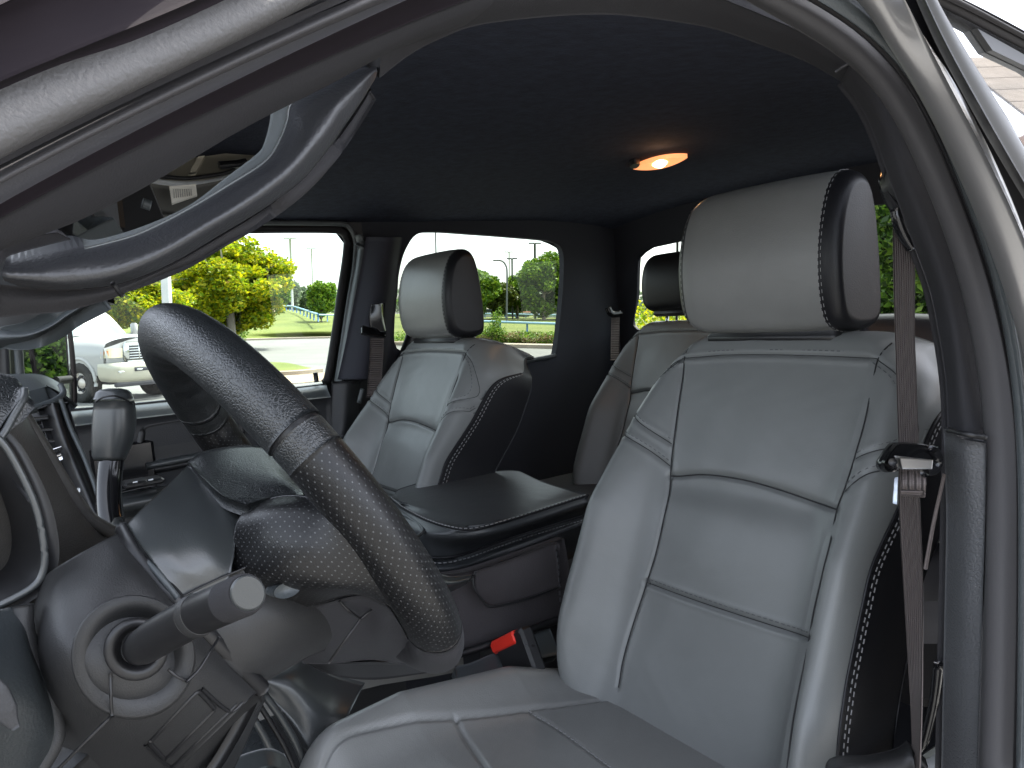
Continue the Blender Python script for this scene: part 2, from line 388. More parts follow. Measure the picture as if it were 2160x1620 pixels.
def dashes(P3, nrm, ln=.0042, gap=.0032, r=.00065):
    """a row of thread stitches along a 3D line"""
    s = np.r_[0, np.cumsum(np.linalg.norm(np.diff(P3, axis=0), axis=1))]; parts = []; q = 0
    at = lambda t: np.array([np.interp(t, s, P3[:, i]) for i in range(3)])
    while q+ln < s[-1]:
        a, b = at(q), at(q+ln); t = (b-a)/np.linalg.norm(b-a); w = np.cross(t, nrm); w /= np.linalg.norm(w)
        parts.append(boxv((a+b)/2, (ln, 2*r, 1.2*r), np.array([t, w, np.cross(t, w)]), 0)); q += ln+gap
    return parts
def offset2(q, d):
    t = np.gradient(q, axis=0); t /= np.linalg.norm(t, axis=1)[:, None]+1e-9; return q+np.column_stack([-t[:, 1], t[:, 0]])*d
def sub_grid(G, mask, name, m, parent, uvm=True):
    n, k = G.shape[:2]; F = [f for f in gridf(n, k) if all(mask[i//k, i % k] for i in f)]
    use = sorted({i for f in F for i in f}); idx = {v: j for j, v in enumerate(use)}
    V = G.reshape(-1, 3)[use]; return put(name, V, [tuple(idx[i] for i in f) for f in F], m, parent)
# ---- headrest
def build_headrest(nx=70, nt=110):
    prof = [(-.800, -.060), (-.783, -.045), (-.776, -.010), (-.777, .035), (-.787, .080), (-.803, .112), (-.825, .126), (-.848, .120), (-.860, .090), (-.866, .040), (-.868, -.010), (-.866, -.050), (-.856, -.062), (-.83, -.065)]
    P = cr(np.array([(0, y, z) for y, z in prof]), nt, True); cen = A(0, -.825, .02)
    hw = .127; xc = .657; rows = []; st = []
    xs = np.r_[-1+.14*(1-np.cos(np.linspace(0, np.pi/2, 14))), np.linspace(-.86, .86, nx)[1:-1], (1-.14*(1-np.cos(np.linspace(0, np.pi/2, 14))))[::-1]]
    for s in xs:
        t = abs(s); e_ = .86 if s < 0 else .66; sc = 1-.07*t**3 - ((.20 if s < 0 else .42)*(1-math.sqrt(max(0, 1-((t-e_)/(1-e_))**2))) if t > e_ else 0)
        sc = max(sc, .45)
        q = cen+(P-cen)*A(1, sc, .985*(1-(1-sc)*.75)); q[:, 0] = xc+hw*s
        rows.append(q); st.append(s)
    return np.array(rows), np.array(st)
HG, HS = build_headrest()
def make_seat(label, cat, group, tone='front'):
    t = thing('car_seat', label, cat, (SX, -.6, -.6), group)
    m = np.abs(BE); b2 = BL[..., 1]
    g = m <= 6; f = sub_grid(BW, g, 'backrest_cover', GREYP, t)
    [sub_grid(BW-NN*0.0003, BE*q >= 6, 'side_panel', BLK, t) for q in (-1, 1)]
    # rear shell closing the backrest
    L0, L1 = BW[:, 0], BW[:, -1]
    G = np.array([L0*(1-q)+L1*q-NN*(.012*math.sin(math.pi*q)) for q in np.linspace(0, 1, 12)]); V, F = solid(G, .004)
    put('back_shell', V, F, BLK, t)
    T0, T1 = BW[0], None
    cap = np.array([BW[0]*(1-q) + (P0+(BL[0, :, :1]*.98)*XX+(BL[0, :, 1:2])*DD-NN*.14)*q for q in np.linspace(0, 1, 6)])
    V, F = solid(cap, .003); put('top_cover', V, F, GREYP, t)
    # piping and twin stitching down the outer edge
    j = None; st = []; std = []
    for side in (-1, 1):
        col = lambda q: 14-q if side < 0 else BW.shape[1]-1-(14-q)
        rows = np.where(b2[:, 20] > .0)[0]; P = BW[rows, col(6)][::5]; tube('piping', P+XX*side*.0006, .0019, BLK, f, n=90, k=8)
        for q in (8, 9): std += dashes(BW[rows, col(q)][::4]+XX*side*.0010, XX*side, ln=.0050, gap=.0036, r=.00065)
    V, F = merge(std); tag(put('edge_stitching', V, F, THR, t, smooth=False), kind='stuff')
    for pl, wd_, dp, so_ in SEAMS:
        if so_:
            q = offset2(cr2(pl, 50), so_); st += dashes(on_back(q), NN, ln=.0042, gap=.0034, r=.00055)
    for pl, wd_, dp, so_ in SEAMS:
        tube('seam', on_back(cr2(np.array(pl), 60), .0013-dp*.80), .0008 if so_ is None else .0005, MATS['seam_shadow'], f, n=120, k=6)
    V, F = merge(st); tag(put('seam_stitching', V, F, THRD if tone == 'rear' else MATS['seam_thread'], t, smooth=False), kind='stuff')
    # headrest
    hr = None; n = len(HS); side = (HS < -.80); 
    hr = sub_grid_closed(HG, 0, n, 'headrest', GREY, t, lambda i: HS[i] >= -.83 and HS[i] <= .84)
    sub_grid_closed(HG, 0, n, 'headrest_side', BLK, hr, lambda i: HS[i] <= -.805)
    sub_grid_closed(HG, 0, n, 'headrest_side', BLK, hr, lambda i: HS[i] >= .815)
    sts = []
    for s in (-.80, -.84, .82, .86):
        i = int(np.argmin(np.abs(HS-s))); P = HG[i]; P = np.vstack([P[92:], P[:62]]); c_ = P.mean(0)
        out = (P-c_); out[:, 0] = 0; out /= np.linalg.norm(out, axis=1)[:, None]; P = P+out*.0008+XX*(.0008*np.sign(s))
        sts += dashes(P, A(.2*np.sign(s), .95, .1), ln=.0042, gap=.0038, r=.00034)
    V, F = merge(sts); tag(put('headrest_stitching', V, F, THR, hr, smooth=False), kind='stuff')
    for dx in (-.055, .055):
        V, F, uv = sweep([A(.648+dx, -.835, -.03), A(.648+dx, -.815, -.12)], .006, n=4, k=12); put('headrest_post', V, F, CHR, hr)
    V, F = boxv(A(.648, -.825, -.066), (.20, .055, .022), None, .008); put('headrest_collar', V, F, BLKP, hr)
    return t
def sub_grid_closed(G, a, b, name, m, parent, cond):
    idx = [i for i in range(len(G)) if cond(i)]; g = G[idx]; n, k = g.shape[:2]; F = gridf(n, k, False, True)
    V = g.reshape(-1, 3)
    if idx[0] == 0: V = np.vstack([V, g[0].mean(0)+(g[0].mean(0)-g[1].mean(0))]); c = len(V)-1; F += [(i, (i+1) % k, c) for i in range(k)]
    if idx[-1] == len(G)-1: V = np.vstack([V, g[-1].mean(0)+(g[-1].mean(0)-g[-2].mean(0))]); c = len(V)-1; F += [((n-1)*k+(i+1) % k, (n-1)*k+i, c) for i in range(k)]
    return put(name, V, F, m, parent)
mat('seam_thread', (.07, .073, .075), .6); mat('seam_shadow', (.018, .018, .019), .8)
# ---- cushion
CX0, CX1, CY0, CY1 = .385, .885, -.222, -.665
def hcush(x, y):
    a = x-SX; r = np.abs(a); g = np.interp(y, [-.7, -.6, -.5, -.35, -.2], [.15, .3, .9, 1, .75])
    z = -.492 + np.interp(y, [-.66, -.5, -.35, -.25], [-.022, 0, .014, .010])
    z = z + .040*g*np.exp(-((r-.195)/.040)**2)
    z = z + .007*np.exp(-((y+.34)/.07)**2)*np.exp(-(a/.1)**2)
    return z
def cush_xy(u, v):
    z = -.48
    for _ in range(14):
        p = Z(u, v, z); z = .5*z+.5*float(hcush(p[0], p[1]))
    return p[0], p[1]
CSE = [(np.array([cush_xy(*p) for p in [(655, 1625), (690, 1570), (740, 1545), (800, 1530), (960, 1511), (1100, 1497), (1300, 1471), (1345, 1465)]]), .0030, .005, None),
       (np.array([cush_xy(*p) for p in [(960, 1512), (975, 1545), (1005, 1590), (1045, 1650), (1080, 1720)]]), .0030, .005, None),
       (np.array([cush_xy(*p) for p in [(1115, 1499), (1165, 1530), (1240, 1583), (1330, 1650), (1420, 1720)]]), .0026, .003, .0)]
def make_cushion(t):
    R_ = .055; th = np.linspace(0, np.pi/2, 12)[1:]
    xi = np.linspace(CX0+R_, CX1-R_, 170); xe = CX1-R_+R_*np.sin(th); xs = np.r_[(CX0+R_-R_*np.sin(th))[::-1], xi, xe]; dx = np.r_[(.07*(1-np.cos(th)))[::-1], 0*xi, .07*(1-np.cos(th))]
    xs = np.r_[CX0, xs, CX1]; dx = np.r_[.16, dx, .16]
    yi = np.linspace(CY1, CY0-R_, 170); ye = CY0-R_+R_*np.sin(th); ys = np.r_[yi, ye, CY0]; dy = np.r_[0*yi, .075*(1-np.cos(th)), .16]
    Xg, Yg = np.meshgrid(xs, ys, indexing='ij'); ins = 1-.16*np.clip((Yg+.30)/.1, 0, 1)**2
    Xg = SX+(Xg-SX)*ins
    Zg = hcush(Xg, Yg)-np.maximum(dx[:, None], dy[None])
    P2 = np.column_stack([Xg.ravel(), Yg.ravel()]); g = np.zeros(len(P2))
    for pl, w_, dp, s_ in CSE: g += dp*np.exp(-(polydist(P2, cr2(pl, 50))/w_)**2)
    Zg -= g.reshape(Zg.shape)
    G = np.stack([Xg, Yg, Zg], 2); V, F = G.reshape(-1, 3), gridf(*G.shape[:2]); c = put('seat_cushion', V, F, GREY, t)
    q = cr2(CSE[2][0], 60); P = np.column_stack([q, hcush(q[:, 0], q[:, 1])+.0002]); V, F = merge(dashes(P, A(0, 0, 1), .0045, .003, .0007)); tag(put('cushion_stitching', V, F, THR, c, smooth=False), kind='stuff')
    V, F = boxv((SX, -.46, -.66), (.44, .46, .22), None, .03); put('seat_base', V, F, BLKP, t)
    return c
drv = make_seat('driver seat of pale grey leather, nearest the lens and beside the hanging belt', 'car seat', 'leather car seats')
make_cushion(drv)
box('recliner_cover', (.40, -.655, -.53), (.03, .24, .14), PLA, drv, bev=.012)
patch('recliner_trim', [tr([(1742, 1660, .42), (1742, 1612), (1765, 1595), (1830, 1592), (1890, 1578), (1912, 1562, .39)]), tr([(1760, 1700, .38), (1770, 1640), (1800, 1625), (1850, 1620), (1900, 1605), (1925, 1590, .36)]), tr([(1780, 1780, .38), (1800, 1740), (1830, 1720), (1870, 1710), (1910, 1700), (1940, 1690, .36)])], PLAG, drv, n=30, th=.02)
def copy_tree(o, parent=None):
    c = o.copy(); COL.objects.link(c); c.parent = parent
    for ch in list(o.children): copy_tree(ch, c)
    return c
def move(o, d, z=1): o.location = Vector(A(*o.location)+A(*d) @ ROT.T)
pas = copy_tree(drv); move(pas, (.88, 0, 0)); pas['label'] = 'passenger seat with its headrest against the rear side window, beyond the steering wheel'
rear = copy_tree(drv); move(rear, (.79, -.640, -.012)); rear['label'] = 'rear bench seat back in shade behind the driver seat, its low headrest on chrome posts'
for o in (pas, rear):
    for ch in list(o.children):
        if ch.name.split('.')[0] in ('recliner_cover', 'recliner_trim', 'seat_base') or (o is rear and ch.name.split('.')[0] in ('edge_stitching',)):
            for g2 in list(ch.children): bpy.data.objects.remove(g2)
            bpy.data.objects.remove(ch)
for ch in list(rear.children):
    nm = ch.name.split('.')[0]
    if nm == 'headrest':
        for g2 in ch.children:
            if g2.name.startswith(('headrest_stitching', 'side_crease')): bpy.data.objects.remove(g2)
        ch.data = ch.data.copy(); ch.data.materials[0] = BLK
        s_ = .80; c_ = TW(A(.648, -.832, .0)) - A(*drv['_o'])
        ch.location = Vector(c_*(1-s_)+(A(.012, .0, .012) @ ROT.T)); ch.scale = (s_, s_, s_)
bnch = thing('rear_bench', 'dark end of the rear bench below the back window, right of the driver headrest', 'rear bench', (.9, -1.5, -.6))
G = surf([tr([(1825, 663, -1.50), (1900, 660), (1970, 662), (2060, 668, -1.50)], 1), tr([(1825, 690, -1.43), (1900, 688), (1970, 690), (2060, 692, -1.43)], 1), tr([(1825, 900, -1.36), (2060, 900, -1.36)], 1), tr([(1825, 1100, -1.28), (2060, 1100, -1.28)], 1)], 20, 6)
V, F = solid(G, .07); put('bench_backrest', V, F, CHAR, bnch)
box('bench_cushion', (1.15, -1.22, -.55), (1.2, .40, .16), CHAR, bnch, bev=.04)

# ================================================================== STEERING WHEEL
wh = thing('steering_wheel', 'black leather steering wheel seen from its back, grained top and perforated sides', 'steering wheel', (.686, -.211, -.154))
WC = A(.686, -.211, -.154); TL = .518; wup = A(0, math.sin(TL), math.cos(TL)); wn = A(0, -math.cos(TL), math.sin(TL))
RW = .176
def rimG(t0, t1, n, rr, rn, k=28, bump=None):
    rows = []
    for i, th in enumerate(np.linspace(t0, t1, n)):
        rad = math.cos(th)*wup+math.sin(th)*A(-1, 0, 0); a = np.linspace(-np.pi*.75, np.pi*1.25, k+1)
        f = 1 if bump is None else bump(th)
        c = WC+RW*rad; r2 = rr*(1+.06*np.cos(2*a))
        fin = 1+.035*f*np.sin(th*34)*np.exp(-((np.cos(a)+1)/.5)**2)
        rows.append(c+rad*(r2*np.cos(a)*fin)[:, None]+wn*(rn*np.sin(a)*fin)[:, None])
    G = np.array(rows); L = np.linspace(t0, t1, n)*RW
    uv = np.stack([np.repeat(L[:, None], k+1, 1), np.repeat((np.linspace(0, 2*np.pi, k+1)*rr)[None], n, 0)], 2).reshape(-1, 2)
    return G.reshape(-1, 3), gridf(n, k+1)+[tuple(range(k))[::-1], tuple((n-1)*(k+1)+j for j in range(k))], uv
rr, rn = .0235, .0215
ts = 1.037
V, F, uv = rimG(-ts, ts, 120, rr*1.02, rn*1.04, bump=lambda t: np.clip((1.0-abs(t))/.25, 0, 1)); rim = put('rim', V, F, WHL, wh, uv=uv)
for s in (1, -1):
    V, F, uv = rimG(s*(ts+.018), s*(ts+.12), 12, rr, rn); put('grip_end', V, F, WHL, rim, uv=uv)
    V, F, uv = rimG(s*(ts+.12), s*2.19, 60, rr, rn); put('grip', V, F, PERF, wh, uv=uv)
    V, F, uv = rimG(s*(ts-.004), s*(ts+.022), 6, rr*.955, rn*.955); put('seam_ring', V, F, BLKP, wh)
    V, F, uv = rimG(s*2.186, s*2.205, 6, rr*.96, rn*.96); put('seam_ring', V, F, BLKP, wh)
V, F, uv = rimG(2.20, 2*math.pi-2.20, 60, rr*1.0, rn*1.0); put('lower_rim', V, F, CHAR, wh)
# welt running along the front of the grained part
def rimline(t0, t1, ang, n=60, off=1.0):
    return [WC+RW*(math.cos(t)*wup+math.sin(t)*A(-1, 0, 0))+(math.cos(t)*wup+math.sin(t)*A(-1, 0, 0))*rr*off*1.04*math.cos(ang)+wn*rn*off*1.06*math.sin(ang) for t in np.linspace(t0, t1, n)]
tube('rim_welt', rimline(-ts, ts, R(112), 60, .985), .0010, BLKP, rim, n=90, k=6)
# spoke backs and hub, patches hung between the rim and the column ring
def onrim(th, ang, f=.9):
    rad = math.cos(th)*wup+math.sin(th)*A(-1, 0, 0); return WC+RW*rad+rad*rr*f*math.cos(ang)+wn*rn*f*math.sin(ang)
sp = surf([ [X(528, 1062, .585), X(590, 1046, .565), X(640, 1046, .54), X(680, 1062, .515)],
            [X(500, 1100, .575), X(560, 1085, .545), X(640, 1083, .522), X(720, 1108, .505)],
            [X(490, 1160, .572), X(560, 1165, .535), X(650, 1165, .512), X(760, 1170, .504)],
            [X(492, 1215, .575), X(580, 1232, .538), X(690, 1235, .515), X(800, 1225, .51)],
            [X(560, 1288, .60), X(660, 1278, .565), X(750, 1255, .535), X(845, 1288, .525)]], 50, 10)
V, F = solid(sp, .03); uvs = griduv(sp); put('spoke', V, F, PERF, wh, uv=np.vstack([uvs, uvs]))
V, F, uv = sweep([onrim(-1.50, R(200), .3), onrim(-1.52, R(200), .3)*.75+(WC-wn*.03)*.25, WC-wn*.045], .030, .018, n=14, k=20, taper=[.75, 1, 1.2]); put('spoke', V, F, PERF, wh, uv=uv)
patch('airbag_cover', [[X(395, 975, .70), X(430, 952, .71), X(500, 940, .72), X(556, 940, .72)], [X(430, 1010, .64), X(480, 988, .655), X(550, 975, .66), X(595, 985, .65)], [X(470, 1045, .60), X(520, 1030, .605), X(590, 1012, .60), X(628, 1020, .60)], [X(518, 1066, .572), X(560, 1052, .572), X(610, 1045, .565), X(640, 1043, .555)]], WHL, wh, th=.010, bulge=.006)
# lower hub and bottom spoke
patch('lower_hub', [[X(560, 1286, .60), X(660, 1278, .575), X(760, 1256, .55), X(812, 1275, .545), X(846, 1320, .57)],
                    [X(585, 1330, .615), X(680, 1325, .60), X(760, 1306, .585), X(812, 1330, .58), X(862, 1352, .60)],
                    [X(620, 1375, .66), X(690, 1372, .645), X(770, 1362, .635), X(830, 1370, .63), X(880, 1378, .64)],
                    [X(640, 1400, .70), X(700, 1400, .70), X(780, 1392, .70), X(840, 1400, .70), X(890, 1408, .70)]], CHAR, wh, th=.03)
for P in ([(716, 1268), (738, 1290), (760, 1306)], [(760, 1306), (784, 1286), (806, 1270)], [(760, 1306), (728, 1350), (694, 1398)]):
    tube('hub_seam', [ray(*p)*((.583 if i == 2 else .57)/ray(*p)[0])*.985 for i, p in enumerate(P)], .0011, BLKP, wh, n=16, k=6)
patch('lower_shade', [tr([(620, 1378, .72), (700, 1396), (800, 1396), (900, 1400, .72)]), tr([(640, 1395, .76), (700, 1424), (790, 1434), (900, 1420, .76)])], BLKP, wh, th=.02, n=20)
# recessed screw cup
V, F, uv = sweep([X(606, 1245, .532), X(588, 1241, .55)], .0095, .0052, n=4, k=20); put('trim_cap', V, F, CHR if False else MATS['satin_teal_grey_trim'], wh)

from mathutils.bvhtree import BVHTree
def hit(obj, u, v, lift=.0):
    if not isinstance(obj, BVHTree): obj = BVHTree.FromPolygons([Vector(A(*q.co)+A(*off_of(obj))) for q in obj.data.vertices], [tuple(p.vertices) for p in obj.data.polygons])
    r = wray(u, v); 
    r = ray(u, v) @ ROT.T; L_ = np.linalg.norm(r); h = obj.ray_cast(Vector(EYE), Vector(r/L_))
    return None if h[0] is None else IW(A(*h[0])-r/L_*lift)
def off_of(o): return o['_o']
def groove(name, obj, px, rad, m, parent, n=30, lift=.0, closed=False):
    T_ = BVHTree.FromPolygons([Vector(A(*q.co)+A(*off_of(obj))) for q in obj.data.vertices], [tuple(p.vertices) for p in obj.data.polygons])
    Q = cr(np.array([(u, v, 0) for u, v in px]), n); P = [hit(T_, u, v, lift) for u, v, _ in Q]; P = [p for p in P if p is not None]
    if len(P) > 2: return tube(name, P, rad, m, parent, n=n, k=6)
# ================================================================== COLUMN
colm = thing('steering_column', 'grey plastic steering column shroud carrying the stalk and gear lever', 'steering column', (.65, -.1, -.2))
patch('upper_shroud', [[X(395, 982, .70), X(430, 1006, .665), X(475, 1040, .63), X(520, 1078, .60)],
                       [X(370, 1008, .66), X(425, 1045, .615), X(470, 1085, .59), X(500, 1118, .578)],
                       [X(330, 1045, .62), X(390, 1100, .58), X(440, 1150, .562), X(490, 1190, .56)],
                       [X(298, 1075, .60), X(345, 1135, .565), X(395, 1195, .552), X(470, 1232, .555)],
                       [X(268, 1106, .59), X(300, 1155, .56), X(345, 1215, .55), X(378, 1262, .548)]], PLA, colm, th=.02, n=50, sub=10)
patch('collar_shroud', [[X(378, 1262, .56), X(450, 1225, .56), X(520, 1200, .56), X(560, 1190, .60)], [X(440, 1350, .548), X(520, 1320, .548), X(620, 1290, .56), X(760, 1262, .62)],
                        [X(500, 1420, .555), X(570, 1390, .56), X(660, 1350, .585), X(770, 1310, .66)], [X(552, 1445, .58), X(600, 1415, .60), X(655, 1385, .62), X(740, 1350, .70)]], PLAG, colm, th=.02)
tube('shroud_parting_line', [X(378, 1262, .545), X(450, 1226, .553), X(520, 1196, .556)], .0008, BLKP, colm, n=12, k=6)
# dark gap ring behind the collar
tube('collar_gap', [X(262, 1118, .60), X(285, 1160, .572), X(325, 1215, .557), X(372, 1270, .548), X(450, 1352, .55), X(552, 1452, .575)], .0062, BLKP, colm, n=60, k=10)
tube('collar_lip', [X(272, 1128, .595), X(300, 1168, .567), X(335, 1212, .55), X(375, 1262, .543)], .0022, TRIMG, colm, n=40, k=8)
low = patch('lower_shroud', [[X(262, 1118, .60), X(285, 1160, .572), X(325, 1215, .557), X(372, 1270, .548), X(450, 1352, .55), X(552, 1452, .575)],
                       [X(215, 1142, .585), X(250, 1190, .55), X(300, 1240, .535), X(355, 1310, .528), X(430, 1400, .53), X(520, 1480, .56)],
                       [X(150, 1178, .58), X(165, 1250, .54), X(200, 1330, .518), X(260, 1410, .51), X(360, 1470, .52), X(470, 1530, .56)],
                       [X(98, 1212, .60), X(95, 1290, .56), X(110, 1380, .53), X(170, 1480, .525), X(270, 1550, .54), X(400, 1600, .58)],
                       [X(60, 1255, .66), X(48, 1330, .63), X(60, 1450, .60), X(110, 1560, .60), X(200, 1640, .62), X(340, 1680, .66)]], PLAG, colm, n=70, sub=12, th=.02)
# stalk boss: a shallow cone standing on the shroud
def disc_pts(cu, cv, ru, rv, x, n=40, rot=0.):
    c, s = math.cos(rot), math.sin(rot)
    return np.array([X(cu+ru*math.cos(a)*c-rv*math.sin(a)*s, cv+ru*math.cos(a)*s+rv*math.sin(a)*c, x) for a in np.linspace(0, 2*np.pi, n, endpoint=False)])
def lathe_px(name, rings, m, parent, cap=True, n=40):
    G = np.array([disc_pts(*r_, n=n) if len(r_) == 5 else disc_pts(*r_[:5], n=n, rot=r_[5]) for r_ in rings]); k = len(rings)
    F = gridf(k, n, False, True); V = G.reshape(-1, 3)
    if cap: V = np.vstack([V, G[-1]]); F.append(tuple(k*n+j for j in range(n)))
    o = put(name, V, F, m, parent)
    if cap: o.data.polygons[len(F)-1].use_smooth = False
    return o
lathe_px('stalk_boss', [(282, 1388, 134, 134, .545, -.5), (280, 1386, 131, 130, .512, -.5), (281, 1384, 127, 126, .507, -.5), (286, 1376, 92, 90, .517, -.5), (290, 1372, 72, 70, .522, -.5)], PLAG, colm)
tube('parting_line', [X(355, 1412, .508), X(372, 1426, .507), X(392, 1436, .508)], .0010, BLKP, colm, n=10, k=6)
tube('parting_line', [X(233, 1420, .508), X(234, 1470, .505), X(236, 1508, .508)], .0010, BLKP, colm, n=10, k=6)
tube('parting_line', [X(236, 1510, .512), X(180, 1565, .518), X(120, 1625, .53)], .0012, BLKP, colm, n=16, k=6)
tube('parting_line', [X(392, 1440, .505), X(420, 1412, .508), X(445, 1372, .515), X(462, 1345, .53)], .0010, BLKP, colm, n=16, k=6)
boot = lathe_px('stalk_boot', [(287, 1370, 70, 66, .512, -.5), (287, 1370, 68, 64, .5055, -.5), (288, 1369, 52, 49, .5048, -.5), (289, 1367, 46, 43, .507, -.5), (292, 1362, 36, 34, .513, -.5)], BLKP, colm)
stk = lathe_px('turn_signal_stalk', [(284, 1375, 26, 30, .512, -.5), (300, 1365, 32, 38, .49, -.5), (330, 1345, 36, 42, .472, -.5), (370, 1322, 38, 43, .455, -.5), (405, 1303, 38, 44, .440, -.5)], BLKP, colm)
lathe_px('stalk_ring', [(405, 1303, 39, 46, .441, -.5), (413, 1299, 40, 47, .437, -.5), (418, 1297, 37, 44, .435, -.5)], PLAG, stk)
lathe_px('stalk_twist_sleeve', [(416, 1298, 37, 43, .436, -.5), (425, 1294, 37, 43, .433, -.5), (428, 1292, 38.5, 44.5, .432, -.5), (480, 1270, 40, 45, .414, -.5)], BLKP, stk)
lathe_px('stalk_end_cap', [(480, 1270, 40, 45, .414, -.5), (484, 1268, 41, 45, .412, -.5), (512, 1256, 44, 46, .402, -.5), (518, 1253, 43, 44, .400, -.5), (521, 1252, 39.5, 40.5, .3985, -.5)], PILF, stk)
lathe_px('stalk_button', [(521, 1252, 37.5, 38.5, .400, -.5), (523, 1251, 37, 38, .3972, -.5), (524, 1250.5, 33, 34, .3965, -.5)], MATS['satin_dark_plastic'], stk)
# gear lever on the far side of the column
lev = thing('gear_lever', 'black column gear lever with a thick rounded grip, left of the wheel', 'gear lever', (.80, -.05, -.2))
tube('lever_rod', [X(243, 1145, .78), X(232, 1085, .80), X(230, 1020, .82), X(236, 960, .83), X(240, 930, .83)], .0112, BLKG, lev, n=30, k=20)
def px_tube(name, rows, m, parent, k=30, pw=2.6, x=.8):
    """rows of (u, v, half width px, half depth m)"""
    G = []
    for u, v, hw, x_, sq in rows:
        c = X(u, v, x_); d = c@Fc; w = hw*d/FPX; a = np.linspace(0, 2*np.pi, k, endpoint=False)
        cc, ss = np.sign(np.cos(a))*np.abs(np.cos(a))**(2/pw), np.sign(np.sin(a))*np.abs(np.sin(a))**(2/pw)
        G.append(c+Rc*(w*cc)[:, None]+Fc*(w*sq*ss)[:, None])
    G = np.array(G); n = len(rows); F = gridf(n, k, False, True)+[tuple(range(k))[::-1], tuple((n-1)*k+j for j in range(k))]
    return put(name, G.reshape(-1, 3), F, m, parent)
px_tube('lever_grip', [(233, 962, 22, .83, .9), (232, 970, 29, .83, .9), (232, 960, 33, .83, .9), (237, 935, 38, .83, .9), (241, 895, 41, .83, .9), (242, 865, 39.5, .83, .9), (241, 845, 37, .83, .9)], PLA, lev)
px_tube('grip_cap', [(240, 842, 37.5, .83, .9), (240, 838, 36, .83, .9), (240, 828, 33, .83, .9), (241, 822, 26, .83, .9), (242, 819, 12, .83, .9)], PLA, lev)
tube('grip_seam', [X(202, 848, .80), X(215, 839, .795), X(240, 835, .79), X(265, 843, .795), X(280, 852, .80)], .0009, BLKP, lev, n=20, k=6)
px_tube('lever_base', [(240, 1150, 30, .78, .8), (242, 1120, 26, .78, .8), (244, 1090, 15, .79, .8)], PLA, lev, pw=2)

# ================================================================== CAB SHELL
cab = thing('truck_cab', 'truck cab around the seats: dark headliner, pillars, seals and painted door frame', 'truck cab', (1.05, -.8, -1.0))
# inner trim edge of the driver side opening, from the pillar foot over the roof and down the rear pillar
E_in = tr([(825, 150, .42), (870, 112), (940, 75), (1010, 52), (1130, 38), (1250, 30), (1350, 36), (1500, 60), (1600, 93), (1699, 130, .41), (1773, 170), (1816, 228), (1847, 296), (1865, 349), (1909, 470), (1957, 599), (1977, 691), (1993, 792), (1999, 904, .345)])
E_mid = tr([(640, 150, .37), (760, 95), (900, 45), (1010, 8, .40), (1150, -30), (1300, -35), (1450, -15), (1600, 40), (1700, 80, .38), (1797, 130), (1865, 197), (1909, 287), (1955, 386), (1995, 500), (2041, 651), (2069, 811), (2078, 912, .31)])
# roof-side and rear pillar trim
k0 = 3
patch('pillar_trim', [tr([(1773, 170, .395), (1816, 228), (1847, 296), (1865, 349), (1909, 470), (1957, 599), (1977, 691), (1993, 792), (1999, 912, .345)]),
                      tr([(1784, 152, .383), (1838, 212), (1876, 292), (1905, 368), (1950, 484), (1995, 625), (2018, 740), (2036, 912, .326)]),
                      tr([(1795, 132, .375), (1865, 199), (1909, 287), (1955, 386), (1998, 504), (2041, 651), (2069, 811), (2077, 918, .315)])], PILF, cab, n=60, sub=8, th=.01)
patch('roof_side_trim', [tr([(800, 165, .42), (870, 112), (940, 77), (1010, 53), (1130, 38), (1250, 31), (1350, 36), (1500, 60), (1600, 93), (1699, 130), (1773, 171, .40)]),
                         tr([(800, 115, .40), (900, 60), (1010, 20), (1130, 0), (1250, -12), (1350, -8), (1500, 22), (1600, 58), (1699, 98), (1784, 152, .385)]),
                         tr([(760, 85, .385), (900, 20), (1010, -20), (1130, -45), (1250, -60), (1350, -50), (1500, -10), (1600, 28), (1699, 72), (1797, 131, .378)])], HEAD if False else MATS['pillar_trim_plastic'], cab, n=60, sub=8, th=.01)
tube('trim_joint', [X(1762, 152, .383), X(1780, 140, .377), (X(1800, 130, .370))], .0010, SEALF, cab, n=8, k=6)
patch('pillar_lower_trim', [tr([(1990, 903, .345), (1996, 1100), (1992, 1300), (1985, 1640, .345)]), tr([(2030, 925, .320), (2035, 1100), (2030, 1300), (2025, 1640, .322)]), tr([(2079, 935, .305), (2078, 1100), (2072, 1300), (2062, 1640, .305)])], mat('pillar_lower_plastic', (.060, .062, .066), .55, bump=[('vor', 260, .7, .0014), ('noise', 500, .5, .001)]), cab, n=50, sub=8, th=.012)
tube('trim_gap', [X(1999, 907, .335), X(2040, 916, .312), X(2078, 922, .306)], .0022, BLKP, cab, n=10, k=8)
# dark inner return of the pillar towards the cabin
patch('pillar_return', [tr([(1777, 172, .40), (1820, 230), (1851, 298), (1869, 351), (1909, 472), (1957, 601), (1977, 693), (1993, 794), (1999, 906), (1996, 1100), (1985, 1640, .35)]),
                        tr([(1773, 172, .41), (1816, 230), (1847, 298), (1865, 351), (1909, 472), (1957, 601), (1977, 693), (1993, 794), (1999, 906), (1996, 1100), (1985, 1640, .36)])*A(1, 1, 1)+A(.02, -.16, -.0)], PILF, cab, n=60, sub=2, th=.005)
